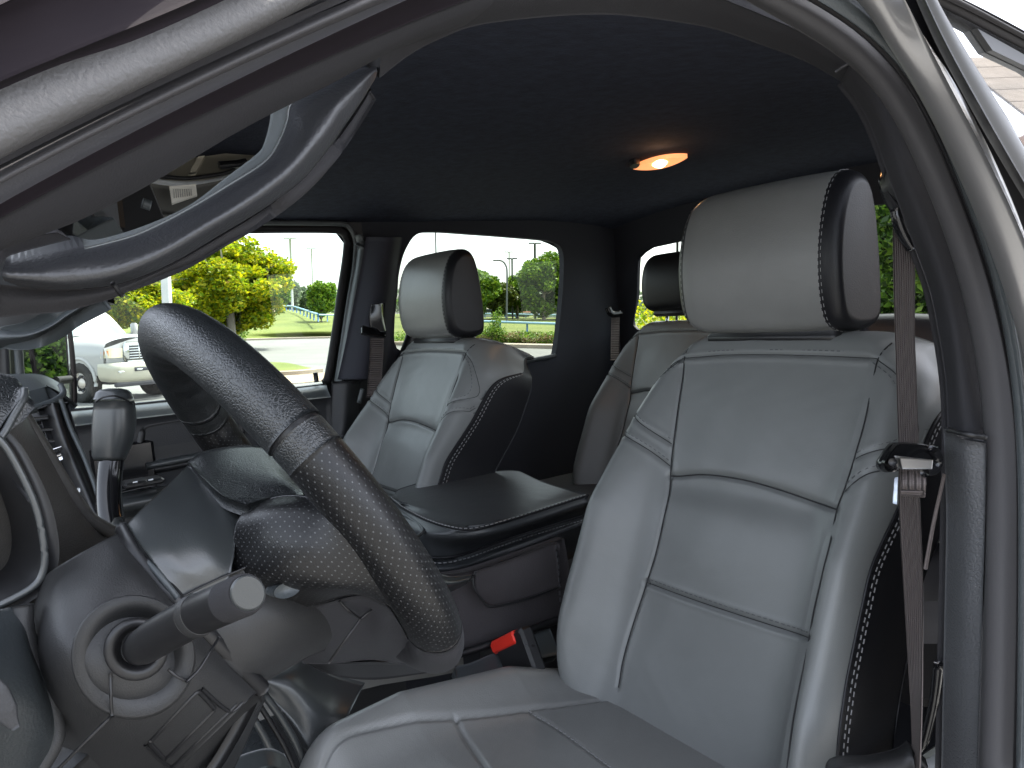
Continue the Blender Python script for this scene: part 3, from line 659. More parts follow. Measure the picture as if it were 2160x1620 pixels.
# long rubber seals and the painted jamb, from the roof corner down the rear pillar
def band(name, c1, c2, m, x1, x2, n=60, crown=0., th=.008, parent=cab):
    a = tr([(c1[0][0], c1[0][1], x1[0])]+c1[1:-1]+[(c1[-1][0], c1[-1][1], x1[1])]); b = tr([(c2[0][0], c2[0][1], x2[0])]+c2[1:-1]+[(c2[-1][0], c2[-1][1], x2[1])])
    a, b = cr(a, n), cr(b, n)
    for _ in range(14):
        for q in (a, b): q[1:-1] = (q[:-2]+2*q[1:-1]+q[2:])/4
    out = np.cross(np.gradient((a+b)/2, axis=0), b-a); out /= np.linalg.norm(out, axis=1)[:, None]
    if out[n//2]@a[n//2] > 0: out = -out
    return patch(name, [a, a*.7+b*.3+out*crown*.9, a*.3+b*.7+out*crown*.9, b], m, parent, n=n, sub=5, th=th)
s1 = [(1200, -130), (1500, -50), (1600, 25), (1700, 70), (1797, 130), (1865, 197), (1909, 287), (1955, 386), (1998, 502), (2041, 651), (2069, 811), (2077, 912), (2078, 1100), (2073, 1300), (2062, 1640)]
s2 = [(1300, -170), (1600, -60), (1708, 0), (1785, 36), (1847, 82), (1893, 135), (1933, 196), (1970, 274), (2010, 372), (2061, 492), (2093, 593), (2121, 713), (2145, 874), (2150, 1000), (2148, 1300), (2140, 1640)]
s2b = [(1310, -175), (1612, -66), (1722, 0), (1800, 40), (1862, 86), (1908, 139), (1948, 202), (1986, 280), (2027, 380), (2077, 495), (2108, 596), (2135, 716), (2157, 874), (2163, 1000), (2160, 1300), (2152, 1640)]
s3 = [(1330, -200), (1660, -100), (1780, -20), (1850, 22), (1895, 70), (1932, 125), (1968, 188), (2003, 268), (2043, 368), (2092, 490), (2125, 591), (2150, 711), (2170, 874), (2176, 1000), (2175, 1300), (2170, 1640)]
s4 = [(1500, -300), (1800, -180), (1902, -20), (1925, 40), (1958, 95), (2001, 175), (2047, 264), (2100, 366), (2160, 496), (2230, 700), (2270, 900), (2290, 1200), (2290, 1640)]
s5 = [(1560, -330), (1850, -200), (1935, -20), (1968, 50), (1990, 90), (2030, 160), (2082, 250), (2150, 370), (2230, 520), (2290, 700), (2340, 900), (2360, 1200), (2360, 1640)]
band('door_seal', s1, s2, SEALF, (.37, .300), (.355, .275), crown=.010)
band('seal_lip', s2, s2b, RUB, (.345, .272), (.34, .268), crown=.002)
band('seal_bead', s2b, s3, TRIMG, (.338, .266), (.334, .263), crown=.003)
band('painted_jamb', s3, s4, PAINT, (.330, .262), (.31, .235), crown=.012, th=.01)
band('door_gap_rubber', s4, s5, RUB, (.325, .250), (.31, .255), crown=-.01)
# front pillar: bands from the lens side inwards
a0 = [(-60, 40), (0, 0), (90, -60), (200, -130)]; a1 = [(-300, 320), (0, 175), (90, 132), (180, 95), (300, 48), (420, 0), (600, -90)]
a2 = [(-300, 460), (0, 300), (100, 248), (200, 205), (330, 140), (430, 92), (640, -8), (800, -90)]
a3 = [(-300, 505), (0, 340), (100, 292), (280, 212), (440, 130), (560, 72), (735, 0), (900, -70)]
a4 = [(-300, 630), (0, 458), (125, 388), (250, 330), (430, 245), (600, 162), (740, 98), (820, 62), (950, 10), (1060, -25)]
def pf(L, deg=3):
    L = np.array(L, float); c = np.polyfit(L[:, 0]/500, L[:, 1], deg); u = np.linspace(L[0, 0], L[-1, 0], 14); return [(float(q), float(np.polyval(c, q/500))) for q in u]
a1, a2, a3, a4 = pf(a1), pf(a2), pf(a3), pf(a4)
band('pillar_gap_rubber', [(-300, 160), (0, 10), (90, -32), (300, -130)], a1, PDK, (.245, .27), (.25, .29), crown=-.006, n=50)
band('pillar_flange_seal', a1, a2, SEALG, (.255, .30), (.268, .325), crown=.012, n=60)
band('flange_groove', a2, a3, RUB, (.272, .325), (.276, .332), crown=-.004, n=60)
am = [(q[0], q[1]) for q in (cr(np.array([(u, v, 0) for u, v in a3]), 12)*.62+cr(np.array([(u, v, 0) for u, v in a4]), 12)*.38)]
band('pillar_rubber_roll', a3, am, SEALF, (.276, .335), (.276, .338), crown=.009, n=60)
band('pillar_inner_flap', am, a4, PDK, (.276, .338), (.305, .375), crown=-.002, n=60)
pe = [(-300, 640), (0, 520), (60, 500), (137, 487), (240, 428), (330, 385), (440, 310), (560, 243), (612, 218), (690, 178), (800, 110), (870, 90), (960, 60)]
band('front_pillar_trim', a4, pe, PILF, (.305, .375), (.345, .41), crown=.004, n=60)
# grab handle with its skirt
gh = thing('grab_handle', 'satin dark grab handle bridging the gap along the front pillar', 'grab handle', (.38, -.08, .05))
H0 = tr([(20, 520, .44), (90, 503), (150, 497), (203, 507), (300, 480), (400, 435), (480, 375), (545, 325), (560, 300), (570, 262), (575, 236), (600, 222), (660, 186), (740, 148), (792, 141, .46)])
H1 = tr([(10, 555, .365), (80, 545), (160, 528), (228, 512), (300, 490), (390, 445), (480, 392), (560, 340), (590, 295), (605, 255), (612, 222), (640, 200), (690, 175), (745, 150), (793, 142, .42)])
H2 = tr([(4, 572, .352), (70, 570), (150, 560), (230, 548), (320, 518), (420, 465), (500, 415), (585, 350), (625, 300), (645, 255), (660, 222), (695, 195), (730, 170), (765, 150), (794, 143, .41)])
H3 = tr([(6, 585, .352), (60, 592), (140, 596), (240, 580), (340, 540), (440, 480), (530, 425), (610, 365), (660, 305), (690, 262), (712, 225), (735, 200), (760, 175), (780, 155), (795, 146, .405)])
H4 = tr([(8, 592, .37), (50, 605), (130, 609), (245, 600), (360, 556), (470, 492), (560, 438), (635, 382), (690, 318), (720, 275), (745, 240), (765, 210), (780, 185), (792, 165), (796, 150, .41)])
n = 90; Hs = [cr(c, n) for c in (H0, H1, H2, H3, H4)]
bk = (Hs[0]+Hs[4])/2+A(.03, 0, .0); ring = [Hs[0], Hs[1], Hs[1]*.6+Hs[2]*.4-A(.0012, 0, 0), Hs[2], Hs[3], Hs[4], bk]
G = np.stack(ring, 1); G = np.stack([cr_ring for cr_ring in [np.vstack([cr(np.vstack([G[i, 1:6]]), 20), G[i, 6:7], G[i, 0:1]]) for i in range(n)]])
i0, i1 = 12, 68; V, F = solid(np.array([Hs[0]*(1-q)+Hs[1]*q-Fc*.0015 for q in np.linspace(0, 1, 5)])[:, i0:i1], .001); put('handle_lit_face', V, F, HLIT, gh)  # thin sheet over the handle's inner side, coloured as if lit
V = G.reshape(-1, 3); k = G.shape[1]; put('handle_bar', V, gridf(n, k, False, True)+[tuple(range(k))[::-1], tuple((n-1)*k+j for j in range(k))], mat('handle_plastic', (.030, .031, .034), .36, bump=[('noise', 500, .4, .0008)], spec=.6), gh)
sk0 = tr([(0, 600, .375), (60, 606), (130, 610), (245, 601), (360, 557), (470, 493), (560, 439), (635, 383), (690, 320), (735, 258), (775, 195, .42)])
sk1 = tr([(-20, 672, .38), (62, 664), (136, 657), (202, 640), (257, 622), (359, 569), (505, 479), (590, 415), (664, 340), (715, 290), (752, 240), (782, 192, .425)])
patch('handle_skirt', [sk0, (cr(sk0, 11)+cr(sk1, 11))/2-A(.004, 0, 0), sk1], PILF, gh, n=70, sub=6, th=.006)
patch('handle_foot', [tr([(-40, 500, .36), (0, 505), (60, 498), (120, 490, .37)]), tr([(-40, 590, .36), (0, 560), (20, 540), (90, 520), (150, 505, .375)])], PILF, gh, th=.006)
tube('skirt_seam', [X(238, 597, .365), X(248, 612, .368), X(258, 623, .372)], .0011, BLKP, gh, n=8, k=6)
# headliner
nx, ny = 70, 80; gx = np.linspace(.43, 1.90, nx); gy = np.linspace(.0, -1.66, ny); Xg, Yg = np.meshgrid(gx, gy, indexing='ij')
q = np.abs((Xg-1.13)/.755); Zg = .268-np.where(Xg > 1.13, .040, .082)*q**3.2-.035*np.clip((Yg+.22)/.2, 0, 1)**2-.035*np.clip((-1.30-Yg)/.36, 0, 1)**2
G = np.stack([Xg, Yg, Zg], 2); V, F = solid(G, .0); up_ = G+A(0, 0, .03)
V = np.vstack([G.reshape(-1, 3), up_.reshape(-1, 3)]); put('headliner', V, F, HEAD, cab)
box('roof_skin', (1.13, -.83, .345), (1.62, 1.72, .03), PAINT, cab, bev=.012)
# dome lamp
dl = thing('dome_lamp', 'small lit almond-shaped dome lamp glowing orange on the headliner', 'dome lamp', (1.15, -1.1, .26))
def lens_pts(u0, v0, u1, v1, h, z, n=14):
    a = A(u0, v0); b = A(u1, v1); t = (b-a); nn = A(-t[1], t[0])/np.linalg.norm(t); s = np.linspace(0, 1, n)
    up1 = [a+t*x+nn*h*math.sin(math.pi*x)**.8 for x in s]; dn = [a+t*x-nn*h*.75*math.sin(math.pi*x)**.8 for x in s[::-1][1:-1]]
    return np.array([Z(p[0], p[1], z) for p in up1+dn])
V, F = prism(lens_pts(1336, 357, 1450, 333, 11, .2585), (0, 0, 1), .008); put('lamp_lens', V, F, LENS, dl, smooth=False)
bz = np.vstack([lens_pts(1328, 353, 1350, 347, 6, .257)]); V, F = prism(bz, (0, 0, 1), .01); put('lamp_switch', V, F, BLKP, dl, smooth=False)
bq = lens_pts(1376, 349, 1408, 342, 9, .2575); V, F = prism(bq, (0, 0, 1), .002); put('lamp_bulb', V, F, BULB, dl, smooth=False)
lp = bpy.data.lights.new('dome_light', 'POINT'); lp.energy = .013; lp.color = (1, .5, .22); lp.shadow_soft_size = .012; lo = bpy.data.objects.new('dome_light', lp); COL.objects.link(lo); lo.location = TW(Z(1392, 345, .238))

# ---- far side wall with its windows (plane x = PX)
PX = 1.86
fw = tr([(155, 862, PX), (370, 842), (530, 826), (684, 809), (693, 795), (706, 720), (720, 620), (731, 545), (733, 505), (722, 488), (700, 483), (600, 482), (500, 483), (420, 500), (330, 555), (240, 620), (140, 680), (45, 716), (32, 735), (25, 790), (40, 862, PX)])
rw = tr([(880, 494, PX), (858, 522), (845, 560), (836, 620), (831, 690), (833, 725), (842, 739), (855, 741), (868, 752), (900, 785), (980, 780), (1098, 762), (1166, 750), (1173, 740), (1181, 680), (1188, 600), (1189, 545), (1182, 520), (1160, 508), (1080, 500), (1000, 494), (920, 489, PX)])
ymid = float(X(775, 600, PX)[1])
def wall(name, y0, y1, z0, z1, hole, m, th=.022):
    O = np.array([(PX, y0, z0), (PX, y1, z0), (PX, y1, z1), (PX, y0, z1)], float)
    if hole.mean(0) is not None:
        a = np.cross(hole[len(hole)//4]-hole[0], hole[len(hole)//2]-hole[0]); b = np.cross(O[1]-O[0], O[2]-O[0])
        area = lambda Q: sum(Q[i][1]*Q[(i+1) % len(Q)][2]-Q[(i+1) % len(Q)][1]*Q[i][2] for i in range(len(Q)))
        if area(hole)*area(O) < 0: O = O[::-1]
    Oo, I = frame_hole(O, hole, 120)
    n = 120; V = np.vstack([Oo, I, I+A(th, 0, 0), Oo+A(th, 0, 0)])
    F = []
    for i in range(n):
        j = (i+1) % n; F += [(i, j, n+j, n+i), (n+i, n+j, 2*n+j, 2*n+i), (2*n+i, 2*n+j, 3*n+j, 3*n+i)]
    return put(name, V, F, m, cab, smooth=False)
pd = thing('passenger_door', 'far front door with teal-lit sill, pocket and switch panel, beyond the steering wheel', 'door', (PX, -.3, -.8))
cab_, cab = cab, pd
wall('door_frame', .75, ymid, -1.15, .27, fw, TRIMD)
cab = cab_
wall('rear_side_wall', ymid, -1.64, -1.15, .27, rw, mat('dark_rear_trim', (.018, .020, .028), .8, bump=[('noise', 400, .4, .001)]))
for nm, hl, gm, pr in (('door_glass', fw, GLF, pd), ('rear_side_glass', rw, GLR, cab)):
    I = cr(hl, 80, True)+A(.018, 0, 0); c_ = I.mean(0); I = c_+(I-c_)*1.03; put(nm, I, [tuple(range(80))], gm, pr, smooth=False)
# window surround ribs beside the pillar
tube('window_rubber', tr([(684, 809, PX-.01), (693, 795), (706, 720), (720, 620), (731, 545), (733, 505), (722, 488), (700, 483), (600, 482), (500, 483, PX-.01)]), .011, RUB, pd, n=90, k=10)
tube('door_edge_seal', tr([(708, 818, PX-.03), (720, 740), (735, 640), (748, 560), (750, 510), (738, 480), (715, 472), (600, 470), (520, 470, PX-.03)]), .006, TRIMG, cab, n=90, k=10)
tube('pillar_edge_strip', tr([(706, 905, PX-.05), (712, 830), (728, 740), (744, 640), (758, 560), (762, 520), (756, 495, PX-.05)]), .017, TRIMG, cab, n=60, k=12, rb=.008)
patch('far_pillar_trim', [tr([(712, 800, PX-.07), (730, 720), (750, 620), (765, 545), (772, 500, PX-.07)]), tr([(770, 800, PX-.12), (785, 720), (803, 620), (815, 545), (822, 500, PX-.12)]), tr([(812, 800, PX-.05), (826, 720), (838, 620), (843, 545), (850, 500, PX-.05)])], mat('dark_pillar_cloth', (.022, .022, .032), .8), cab, n=30)
patch('far_pillar_lower', [tr([(700, 806, PX-.08), (697, 920, PX-.08)]), tr([(738, 805, PX-.10), (728, 925, PX-.10)]), tr([(762, 804, PX-.05), (758, 925, PX-.05)])], TRIMD, cab, n=20)
tube('pillar_cover_edge', tr([(700, 806, PX-.09), (735, 805), (760, 803, PX-.08)]), .002, BLKP, cab, n=10, k=6)
tube('pillar_clip', tr([(765, 820, PX-.12), (757, 850, PX-.12)]), .006, TRIMG, cab, n=6, k=8)
tube('window_divider', tr([(872, 690, PX-.01), (866, 715), (856, 742), (850, 760, PX-.01)]), .016, BLKP, cab, n=12, k=8)
tube('sill_strip', tr([(1096, 764, PX-.01), (1172, 750, PX-.01)]), .006, TRIMG, cab, n=8, k=8)
# door inner panel: sill roll, recessed pocket, arm rest ledge
patch('door_sill', [tr([(150, 868, PX-.01), (370, 846), (530, 830), (690, 811, PX-.01)]), tr([(150, 876, PX-.05), (370, 855), (530, 838), (690, 818, PX-.05)]), tr([(150, 900, PX-.07), (370, 874), (530, 856), (698, 838, PX-.07)])], TRIMG, pd, n=40, th=.01)
patch('door_panel', [tr([(150, 900, PX-.07), (370, 874), (530, 856), (698, 838, PX-.07)]), tr([(150, 1080, PX-.05), (370, 1030), (530, 1005), (698, 990, PX-.05)])], TRIMD, pd, n=40, sub=8, th=.01, smooth=False)
tube('pocket_rim', tr([(300, 905, PX-.06), (292, 960), (296, 985), (312, 992), (450, 966), (500, 950), (500, 880), (400, 884), (318, 896), (300, 905, PX-.06)]), .009, BLKP, pd, n=90, k=8)
patch('pocket_panel', [tr([(316, 908, PX-.062), (405, 893), (480, 885, PX-.062)]), tr([(310, 982, PX-.062), (400, 965), (480, 950, PX-.062)])], PLAG, pd, n=16, th=.008)
tube('pocket_ledge', tr([(308, 984, PX-.07), (400, 966), (480, 951, PX-.07)]), .008, PLA, pd, n=16, k=8)
patch('arm_rest', [tr([(150, 1060, PX-.05), (260, 1040), (380, 1018), (450, 1006, PX-.05)]), tr([(150, 1075, PX-.16), (260, 1052), (380, 1030), (450, 1018, PX-.16)]), tr([(150, 1105, PX-.17), (260, 1078), (380, 1055), (450, 1042, PX-.17)]), tr([(150, 1120, PX-.10), (260, 1095), (380, 1072), (450, 1055, PX-.10)])], PLA, pd, n=30)
patch('switch_panel', [tr([(250, 1022, PX-.12), (300, 1010), (330, 1007, PX-.12)]), tr([(250, 1036, PX-.16), (300, 1025), (332, 1020, PX-.16)])], BLKG, pd, n=14, th=.006)
for (u, v) in ((285, 1019), (318, 1014)):
    box('door_switch', X(u, v, PX-.165), (.05, .045, .012), BLKP, pd, bev=.004); 
    tube('switch_mark', [X(u-5, v-1, PX-.195), X(u+5, v-3, PX-.195)], .0016, WHT, pd, n=4, k=6)
tube('door_line', tr([(282, 925, PX-.055), (288, 970), (290, 1005, PX-.055)]), .003, BLKP, pd, n=10, k=6)
box('door_handle_recess', X(262, 985, PX-.06), (.02, .12, .10), BLKG, pd, bev=.006)
tube('lock_knob', [X(668, 806, PX), X(665, 786, PX)], .006, BLKP, pd, n=4, k=8)
# ---- back wall with the back window, plane y = PY
PY = -1.62
bw = tr([(1343, 694, PY), (1344, 620), (1347, 545), (1356, 528), (1400, 517), (1470, 502), (1600, 474), (1750, 448), (1880, 428), (2010, 412), (2050, 420), (2060, 520), (2055, 640), (2040, 662), (1970, 662), (1840, 664), (1640, 676), (1480, 688, PY)], 1)
O = np.array([(1.90, PY, -1.1), (.36, PY, -1.1), (.36, PY, .27), (1.90, PY, .27)])
area = lambda Q: sum(Q[i][0]*Q[(i+1) % len(Q)][2]-Q[(i+1) % len(Q)][0]*Q[i][2] for i in range(len(Q)))
if area(bw)*area(O) < 0: O = O[::-1]
Oo, I = frame_hole(O, bw, 140); n = 140; V = np.vstack([Oo, I, I-A(0, .01, 0)]); F = []
for i in range(n): j = (i+1) % n; F += [(i, j, n+j, n+i), (n+i, n+j, 2*n+j, 2*n+i)]
put('back_wall', V, F, MATS['dark_rear_trim'], cab, smooth=False)
I2 = cr(bw, 80, True)-A(0, .008, 0); put('back_glass', I2, [tuple(range(80))], GLB, cab, smooth=False)
tube('back_glass_bar', tr([(1429, 505, PY-.04), (1427, 690, PY-.04)], 1), .004, BLKP, cab, n=8, k=6)
box('floor_pan', (1.1, -.6, -1.16), (1.5, 2.5, .03), BLKP, cab, bev=.005)
patch('door_sill_plate', [[A(.30, .5, -1.12), A(.30, -.9, -1.12)], [A(.26, .5, -1.2), A(.26, -.9, -1.2)]], PLA, cab)
box('rear_door_panel', (.345, -1.20, -.62), (.02, .84, .95), MATS['dark_rear_trim'], cab, bev=.005)
# firewall below the windshield and the far end of the dash
box('firewall', (1.1, .62, -.62), (1.5, .03, 1.1), BLKP, cab, bev=.004)
hood = box('hood_skin', (1.1, 1.05, -.16), (1.6, 1.0, .03), PAINT, cab, bev=.02)
ws = np.array([(.45, -.03, .22), (1.78, -.03, .22), (1.86, .60, -.12), (.36, .60, -.12)]); put('windshield', ws, [(0, 1, 2, 3)], glass('windshield_glass', (.96, .97, .96)), cab, smooth=False)
# far front pillar with its own grab handle
patch('far_front_pillar', [tr([(-30, 700, 1.70), (0, 693), (57, 695), (99, 679), (138, 654), (200, 628, 1.6)]), tr([(-30, 718, 1.66), (0, 712), (57, 708), (105, 690), (150, 660), (215, 622, 1.56)]), tr([(-30, 745, 1.70), (0, 738), (49, 726), (86, 711), (123, 689), (173, 659), (230, 630, 1.6)])], TRIMG, cab, n=40, th=.03)
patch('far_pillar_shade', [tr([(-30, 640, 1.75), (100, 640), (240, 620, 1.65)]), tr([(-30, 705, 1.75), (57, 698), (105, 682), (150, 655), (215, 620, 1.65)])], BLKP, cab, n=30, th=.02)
patch('mirror_sail', [tr([(18, 725, 1.80), (22, 800, 1.80)]), tr([(36, 715, 1.82), (42, 800, 1.82)])], BLKP, pd, th=.02)
tube('quarter_bar', tr([(38, 728, 1.80), (43, 800, 1.80)]), .008, TRIMG, pd, n=6)

# ---- visor, overhead panel and rear-view mirror seen through the handle gap
vz = thing('sun_visor', 'tan folded sun visor with a label and vanity lid, seen through the handle gap', 'sun visor', (1.3, -.25, .2))
VIS = mat('visor_cloth', (.50, .46, .36), .8, bump=[('noise', 300, .4, .001)], var=(6, .08))
patch('visor_board', [tr([(315, 372, 1.30), (380, 345), (440, 315), (560, 305, 1.35)]), tr([(322, 378, 1.25), (400, 379), (470, 370), (560, 340, 1.30)])], VIS, vz, th=.02, n=24)
patch('vanity_lid', [tr([(430, 330, 1.27), (560, 312, 1.31)]), tr([(408, 374, 1.24), (480, 366), (560, 342, 1.27)])], mat('visor_lid', (.26, .24, .19), .6), vz, th=.006, n=16)
patch('lid_tab', [tr([(418, 330, 1.255), (432, 328, 1.255)]), tr([(398, 367, 1.235), (412, 366, 1.235)])], VIS, vz, th=.006)
tube('visor_slot', tr([(462, 349, 1.22), (500, 346), (520, 342, 1.22)]), .006, BLKG, vz, n=10, k=8)
tube('visor_edge', tr([(318, 382, 1.22), (400, 388), (470, 378), (560, 348, 1.25)]), .004, WHT, vz, n=20, k=8)
tube('lid_gap', tr([(340, 372, 1.22), (400, 376), (470, 366), (520, 350, 1.23)]), .003, BLKP, vz, n=20, k=8)
patch('header_panel', [tr([(308, 386, 1.18), (400, 392), (560, 360, 1.22)]), tr([(318, 450, 1.16), (400, 450), (560, 420, 1.18)])], mat('header_grey', (.12, .12, .11), .6), vz, th=.01, n=16)
patch('warning_label', [tr([(357, 393, 1.15), (413, 388, 1.15)]), tr([(363, 432, 1.145), (416, 414, 1.145)])], PAPER, vz, th=.001)
for i in range(9):
    u = 366+i*4.6; tube('print_line', [X(u, 399-.1*i, 1.142), X(u+1.2, 418-.7*i, 1.142)], .0006, INK, vz, n=3, k=4)
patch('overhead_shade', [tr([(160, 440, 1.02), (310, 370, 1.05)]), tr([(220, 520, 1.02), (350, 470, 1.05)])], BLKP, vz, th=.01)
tube('visor_pivot', tr([(300, 428, 1.0), (318, 434, 1.0)]), .006, TRIMG, vz, n=6)
rm = thing('rear_view_mirror', 'rear-view mirror with a bright reflection, at the lower end of the handle gap', 'mirror', (1.05, -.05, .12))
c_ = X(180, 470, .87); inc = c_/np.linalg.norm(c_); out = A(.8, -.6, .10); out /= np.linalg.norm(out); nn = out-inc; nn /= np.linalg.norm(nn)
P = [ray(u, v)*((c_@nn)/(ray(u, v)@nn)) for u, v in [(100, 500), (128, 482), (205, 440), (238, 457), (160, 498)]]; V, F = prism(np.array(P), -nn, .004); put('mirror_glass', V, F, mat('rear_mirror_silver', (.85, .87, .86), .03, metal=1), rm, smooth=False)
patch('mirror_case', [tr([(160, 498, .87), (238, 459, .89)]), tr([(185, 520, .88), (262, 492, .90)])], TRIMG, rm, th=.02)
box('mirror_stem', X(225, 445, .95), (.03, .03, .05), BLKP, rm, bev=.006)

# ================================================================== DASHBOARD
da = thing('dashboard', 'left-hand dashboard of dark textured plastic around the column, with vents and instrument hood', 'dashboard', (.8, .1, -.3))
patch('instrument_hood', [tr([(-60, 770, .62), (0, 786), (30, 795), (47, 812, .62)]), tr([(-60, 850, .585), (0, 845), (30, 838), (49, 822, .60)]), tr([(-60, 960, .57), (-20, 930), (15, 880), (44, 840, .59)])], WHL, da, th=.01, n=40, sub=8)
tube('hood_lip', tr([(-60, 985, .572), (0, 925), (30, 875), (50, 840), (52, 822, .60)]), .0024, PLA, da, n=40, k=10)
patch('centre_stack_cheek', [tr([(-60, 970, .62), (0, 905), (34, 862), (44, 855, .70)]), tr([(-60, 1010, .60), (20, 960), (70, 930), (90, 925, .72)]), tr([(-60, 1100, .60), (60, 1080), (130, 1045), (168, 1040, .74)]), tr([(-60, 1250, .62), (80, 1190), (180, 1140), (232, 1122, .74)]), tr([(-60, 1400, .66), (80, 1330), (200, 1230), (275, 1150, .74)])], TAUPE, da, th=.02, n=50, sub=8)
tube('stack_edge', tr([(36, 858, .70), (60, 895), (100, 960), (145, 1035), (185, 1090), (225, 1116), (245, 1125, .73)]), .0055, TAUPE, da, n=50, k=10)
# passenger dash top and vent
patch('dash_top', [tr([(-60, 788, 1.45), (0, 790), (45, 788), (90, 790), (125, 806, 1.45)]), tr([(-60, 810, 1.2), (20, 805), (70, 806), (110, 815), (133, 826, 1.2)]), tr([(-60, 860, 1.0), (45, 858), (80, 852), (120, 842), (134, 830, 1.05)]), tr([(-60, 875, 1.05), (45, 868), (85, 860), (125, 846), (134, 832, 1.1)])], TRIMG, da, th=.02, n=40, sub=8)
tube('dash_top_edge', tr([(40, 868, 1.0), (80, 858), (118, 843), (134, 829), (128, 812, 1.05)]), .0035, TRIMG, da, n=24, k=8)
patch('stack_trim_blade', [tr([(88, 855, .98), (110, 930), (140, 1010), (170, 1080), (185, 1112, .92)]), tr([(112, 850, .96), (135, 925), (168, 1005), (197, 1075), (212, 1108, .90)]), tr([(128, 846, .98), (155, 920), (190, 1000), (212, 1060), (222, 1100, .92)])], BLKP, da, th=.02, n=40)
tube('blade_edge', tr([(128, 843, .97), (150, 905), (180, 970), (205, 1040), (218, 1095, .91)]), .0026, TRIMG, da, n=40, k=8)
patch('vent_box', [tr([(40, 868, 1.04), (88, 855, 1.04)]), tr([(150, 1090, 1.0), (190, 1112, 1.0)])], BLKG, da, th=.02)
for i in range(6):
    v = 876+i*24; u = 56+i*12
    patch('vent_fin', [tr([(u, v, .99), (u+40, v-10, .99)]), tr([(u+3, v+5, .96), (u+46, v+2, .96)])], PLAG, da, th=.003)
    patch('vent_vane', [tr([(u+22, v-6, .975), (u+34, v-2, .975)]), tr([(u+30, v+12, .985), (u+44, v+10, .985)])], TAUPE, da, th=.003)
patch('vent_tab', [tr([(108, 948, .94), (130, 941, .94)]), tr([(109, 957, .93), (126, 951, .93)])], CHR, da, th=.01)
for i, (u, v) in enumerate(((153, 1034), (163, 1031), (158, 1044))):
    tube('button_mark', [X(u, v, .93), X(u+6, v+1, .93)], .0012, WHT, da, n=3, k=5); tube('button_mark', [X(u, v+4, .93), X(u+6, v+5, .93)], .0012, WHT, da, n=3, k=5)
# instrument pod and lower panel at the left
patch('instrument_pod', [tr([(-80, 880, .60), (0, 930), (40, 990), (75, 1070), (92, 1150), (90, 1200), (70, 1235), (0, 1275), (-80, 1300, .60)]),
                         tr([(-80, 1000, .62), (-20, 1010), (20, 1060), (45, 1110), (55, 1150), (50, 1185), (30, 1210), (-20, 1235), (-80, 1260, .62)]), tr([(-80, 1080, .66), (-60, 1090), (-40, 1110), (-30, 1130), (-30, 1150), (-30, 1170), (-40, 1185), (-60, 1200), (-80, 1210, .66)])], BLKP, da, th=.01, n=50, sub=8)
tube('pod_rim', tr([(-60, 890, .575), (0, 928), (40, 990), (75, 1068), (92, 1145), (92, 1200), (70, 1237), (0, 1276), (-60, 1298, .575)]), .0022, PLA, da, n=60, k=10)
patch('pod_pocket', [tr([(-60, 820, .70), (0, 880, .70)]), tr([(-60, 960, .62), (10, 950), (50, 1010), (80, 1050, .60)])], BLKP, da, n=20)
patch('lower_bezel', [tr([(-80, 1300, .56), (0, 1285), (45, 1275), (55, 1280, .575)]), tr([(-80, 1360, .53), (0, 1350), (50, 1350), (68, 1370, .56)]), tr([(-80, 1440, .50), (0, 1430), (70, 1430), (98, 1450, .55)]), tr([(-80, 1530, .50), (0, 1520), (80, 1520), (116, 1540, .545)]), tr([(-80, 1660, .52), (0, 1650), (60, 1640), (90, 1625, .55)])], mat('dark_bezel', (.022, .026, .028), .38, spec=.6, bump=[('noise', 500, .3, .0008)]), da, th=.02, n=40, sub=8)
tube('bezel_rim', tr([(48, 1276, .568), (50, 1330), (70, 1400), (100, 1470), (114, 1530), (110, 1570), (75, 1630, .55)]), .0062, PLAG, da, n=60, k=10)
V, F, uv = sweep(tr([(-30, 1420, .475), (-5, 1470), (15, 1510), (34, 1537, .475)]),   .002, .006, n=20, k=12, taper=[.4, 1, 1, .3]); put('trim_light', V, F, TRIMD, da)
# knee panel under the column with its pull-out latch
patch('knee_panel', [tr([(110, 1660, .58), (240, 1545), (360, 1470), (470, 1440), (556, 1462, .60)]), tr([(200, 1700, .62), (300, 1600), (400, 1530), (480, 1490), (552, 1470, .62)]), tr([(300, 1720, .66), (400, 1650), (460, 1600), (520, 1530), (553, 1480, .66)])], PLAG, da, th=.02, n=40, sub=8)
def rpx(name, quad, x, m, th, parent, r=.12):
    q = np.array(quad, float); P = []
    for i in range(4):
        a, b, c = q[i-1], q[i], q[(i+1) % 4]
        for t in (1, .5, 0):
            s = r*t; P.append(b+(a-b)*s if t else b)
        P = P[:-1]; P.append(b*(1-r*.25)+(a+c)/2*r*.25); P.append(b+(c-b)*r*.5); P.append(b+(c-b)*r)
    P3 = np.array([X(u, v, x) for u, v in P]); V, F = prism(P3, Fc, th); return put(name, V, F, m, parent, smooth=False)
for px in ([(318, 1562), (365, 1512), (412, 1462), (420, 1460), (448, 1490), (449, 1500), (400, 1550), (352, 1598), (345, 1597), (318, 1569), (318, 1562)],):
    groove('latch_gap', low, px, .0016, BLKP, da, n=60)
groove('panel_gap', low, [(306, 1570), (360, 1618), (420, 1640)], .0014, BLKP, da); groove('panel_gap', low, [(425, 1452), (470, 1492), (490, 1500), (512, 1482)], .0014, BLKP, da)
groove('panel_gap', low, [(500, 1485), (430, 1552), (350, 1630)], .0014, BLKP, da)
patch('column_wing', [tr([(440, 1450, .555), (470, 1470), (490, 1490, .555)]), tr([(500, 1390, .57), (530, 1425), (552, 1450, .58)])], PLAG, da, th=.01)
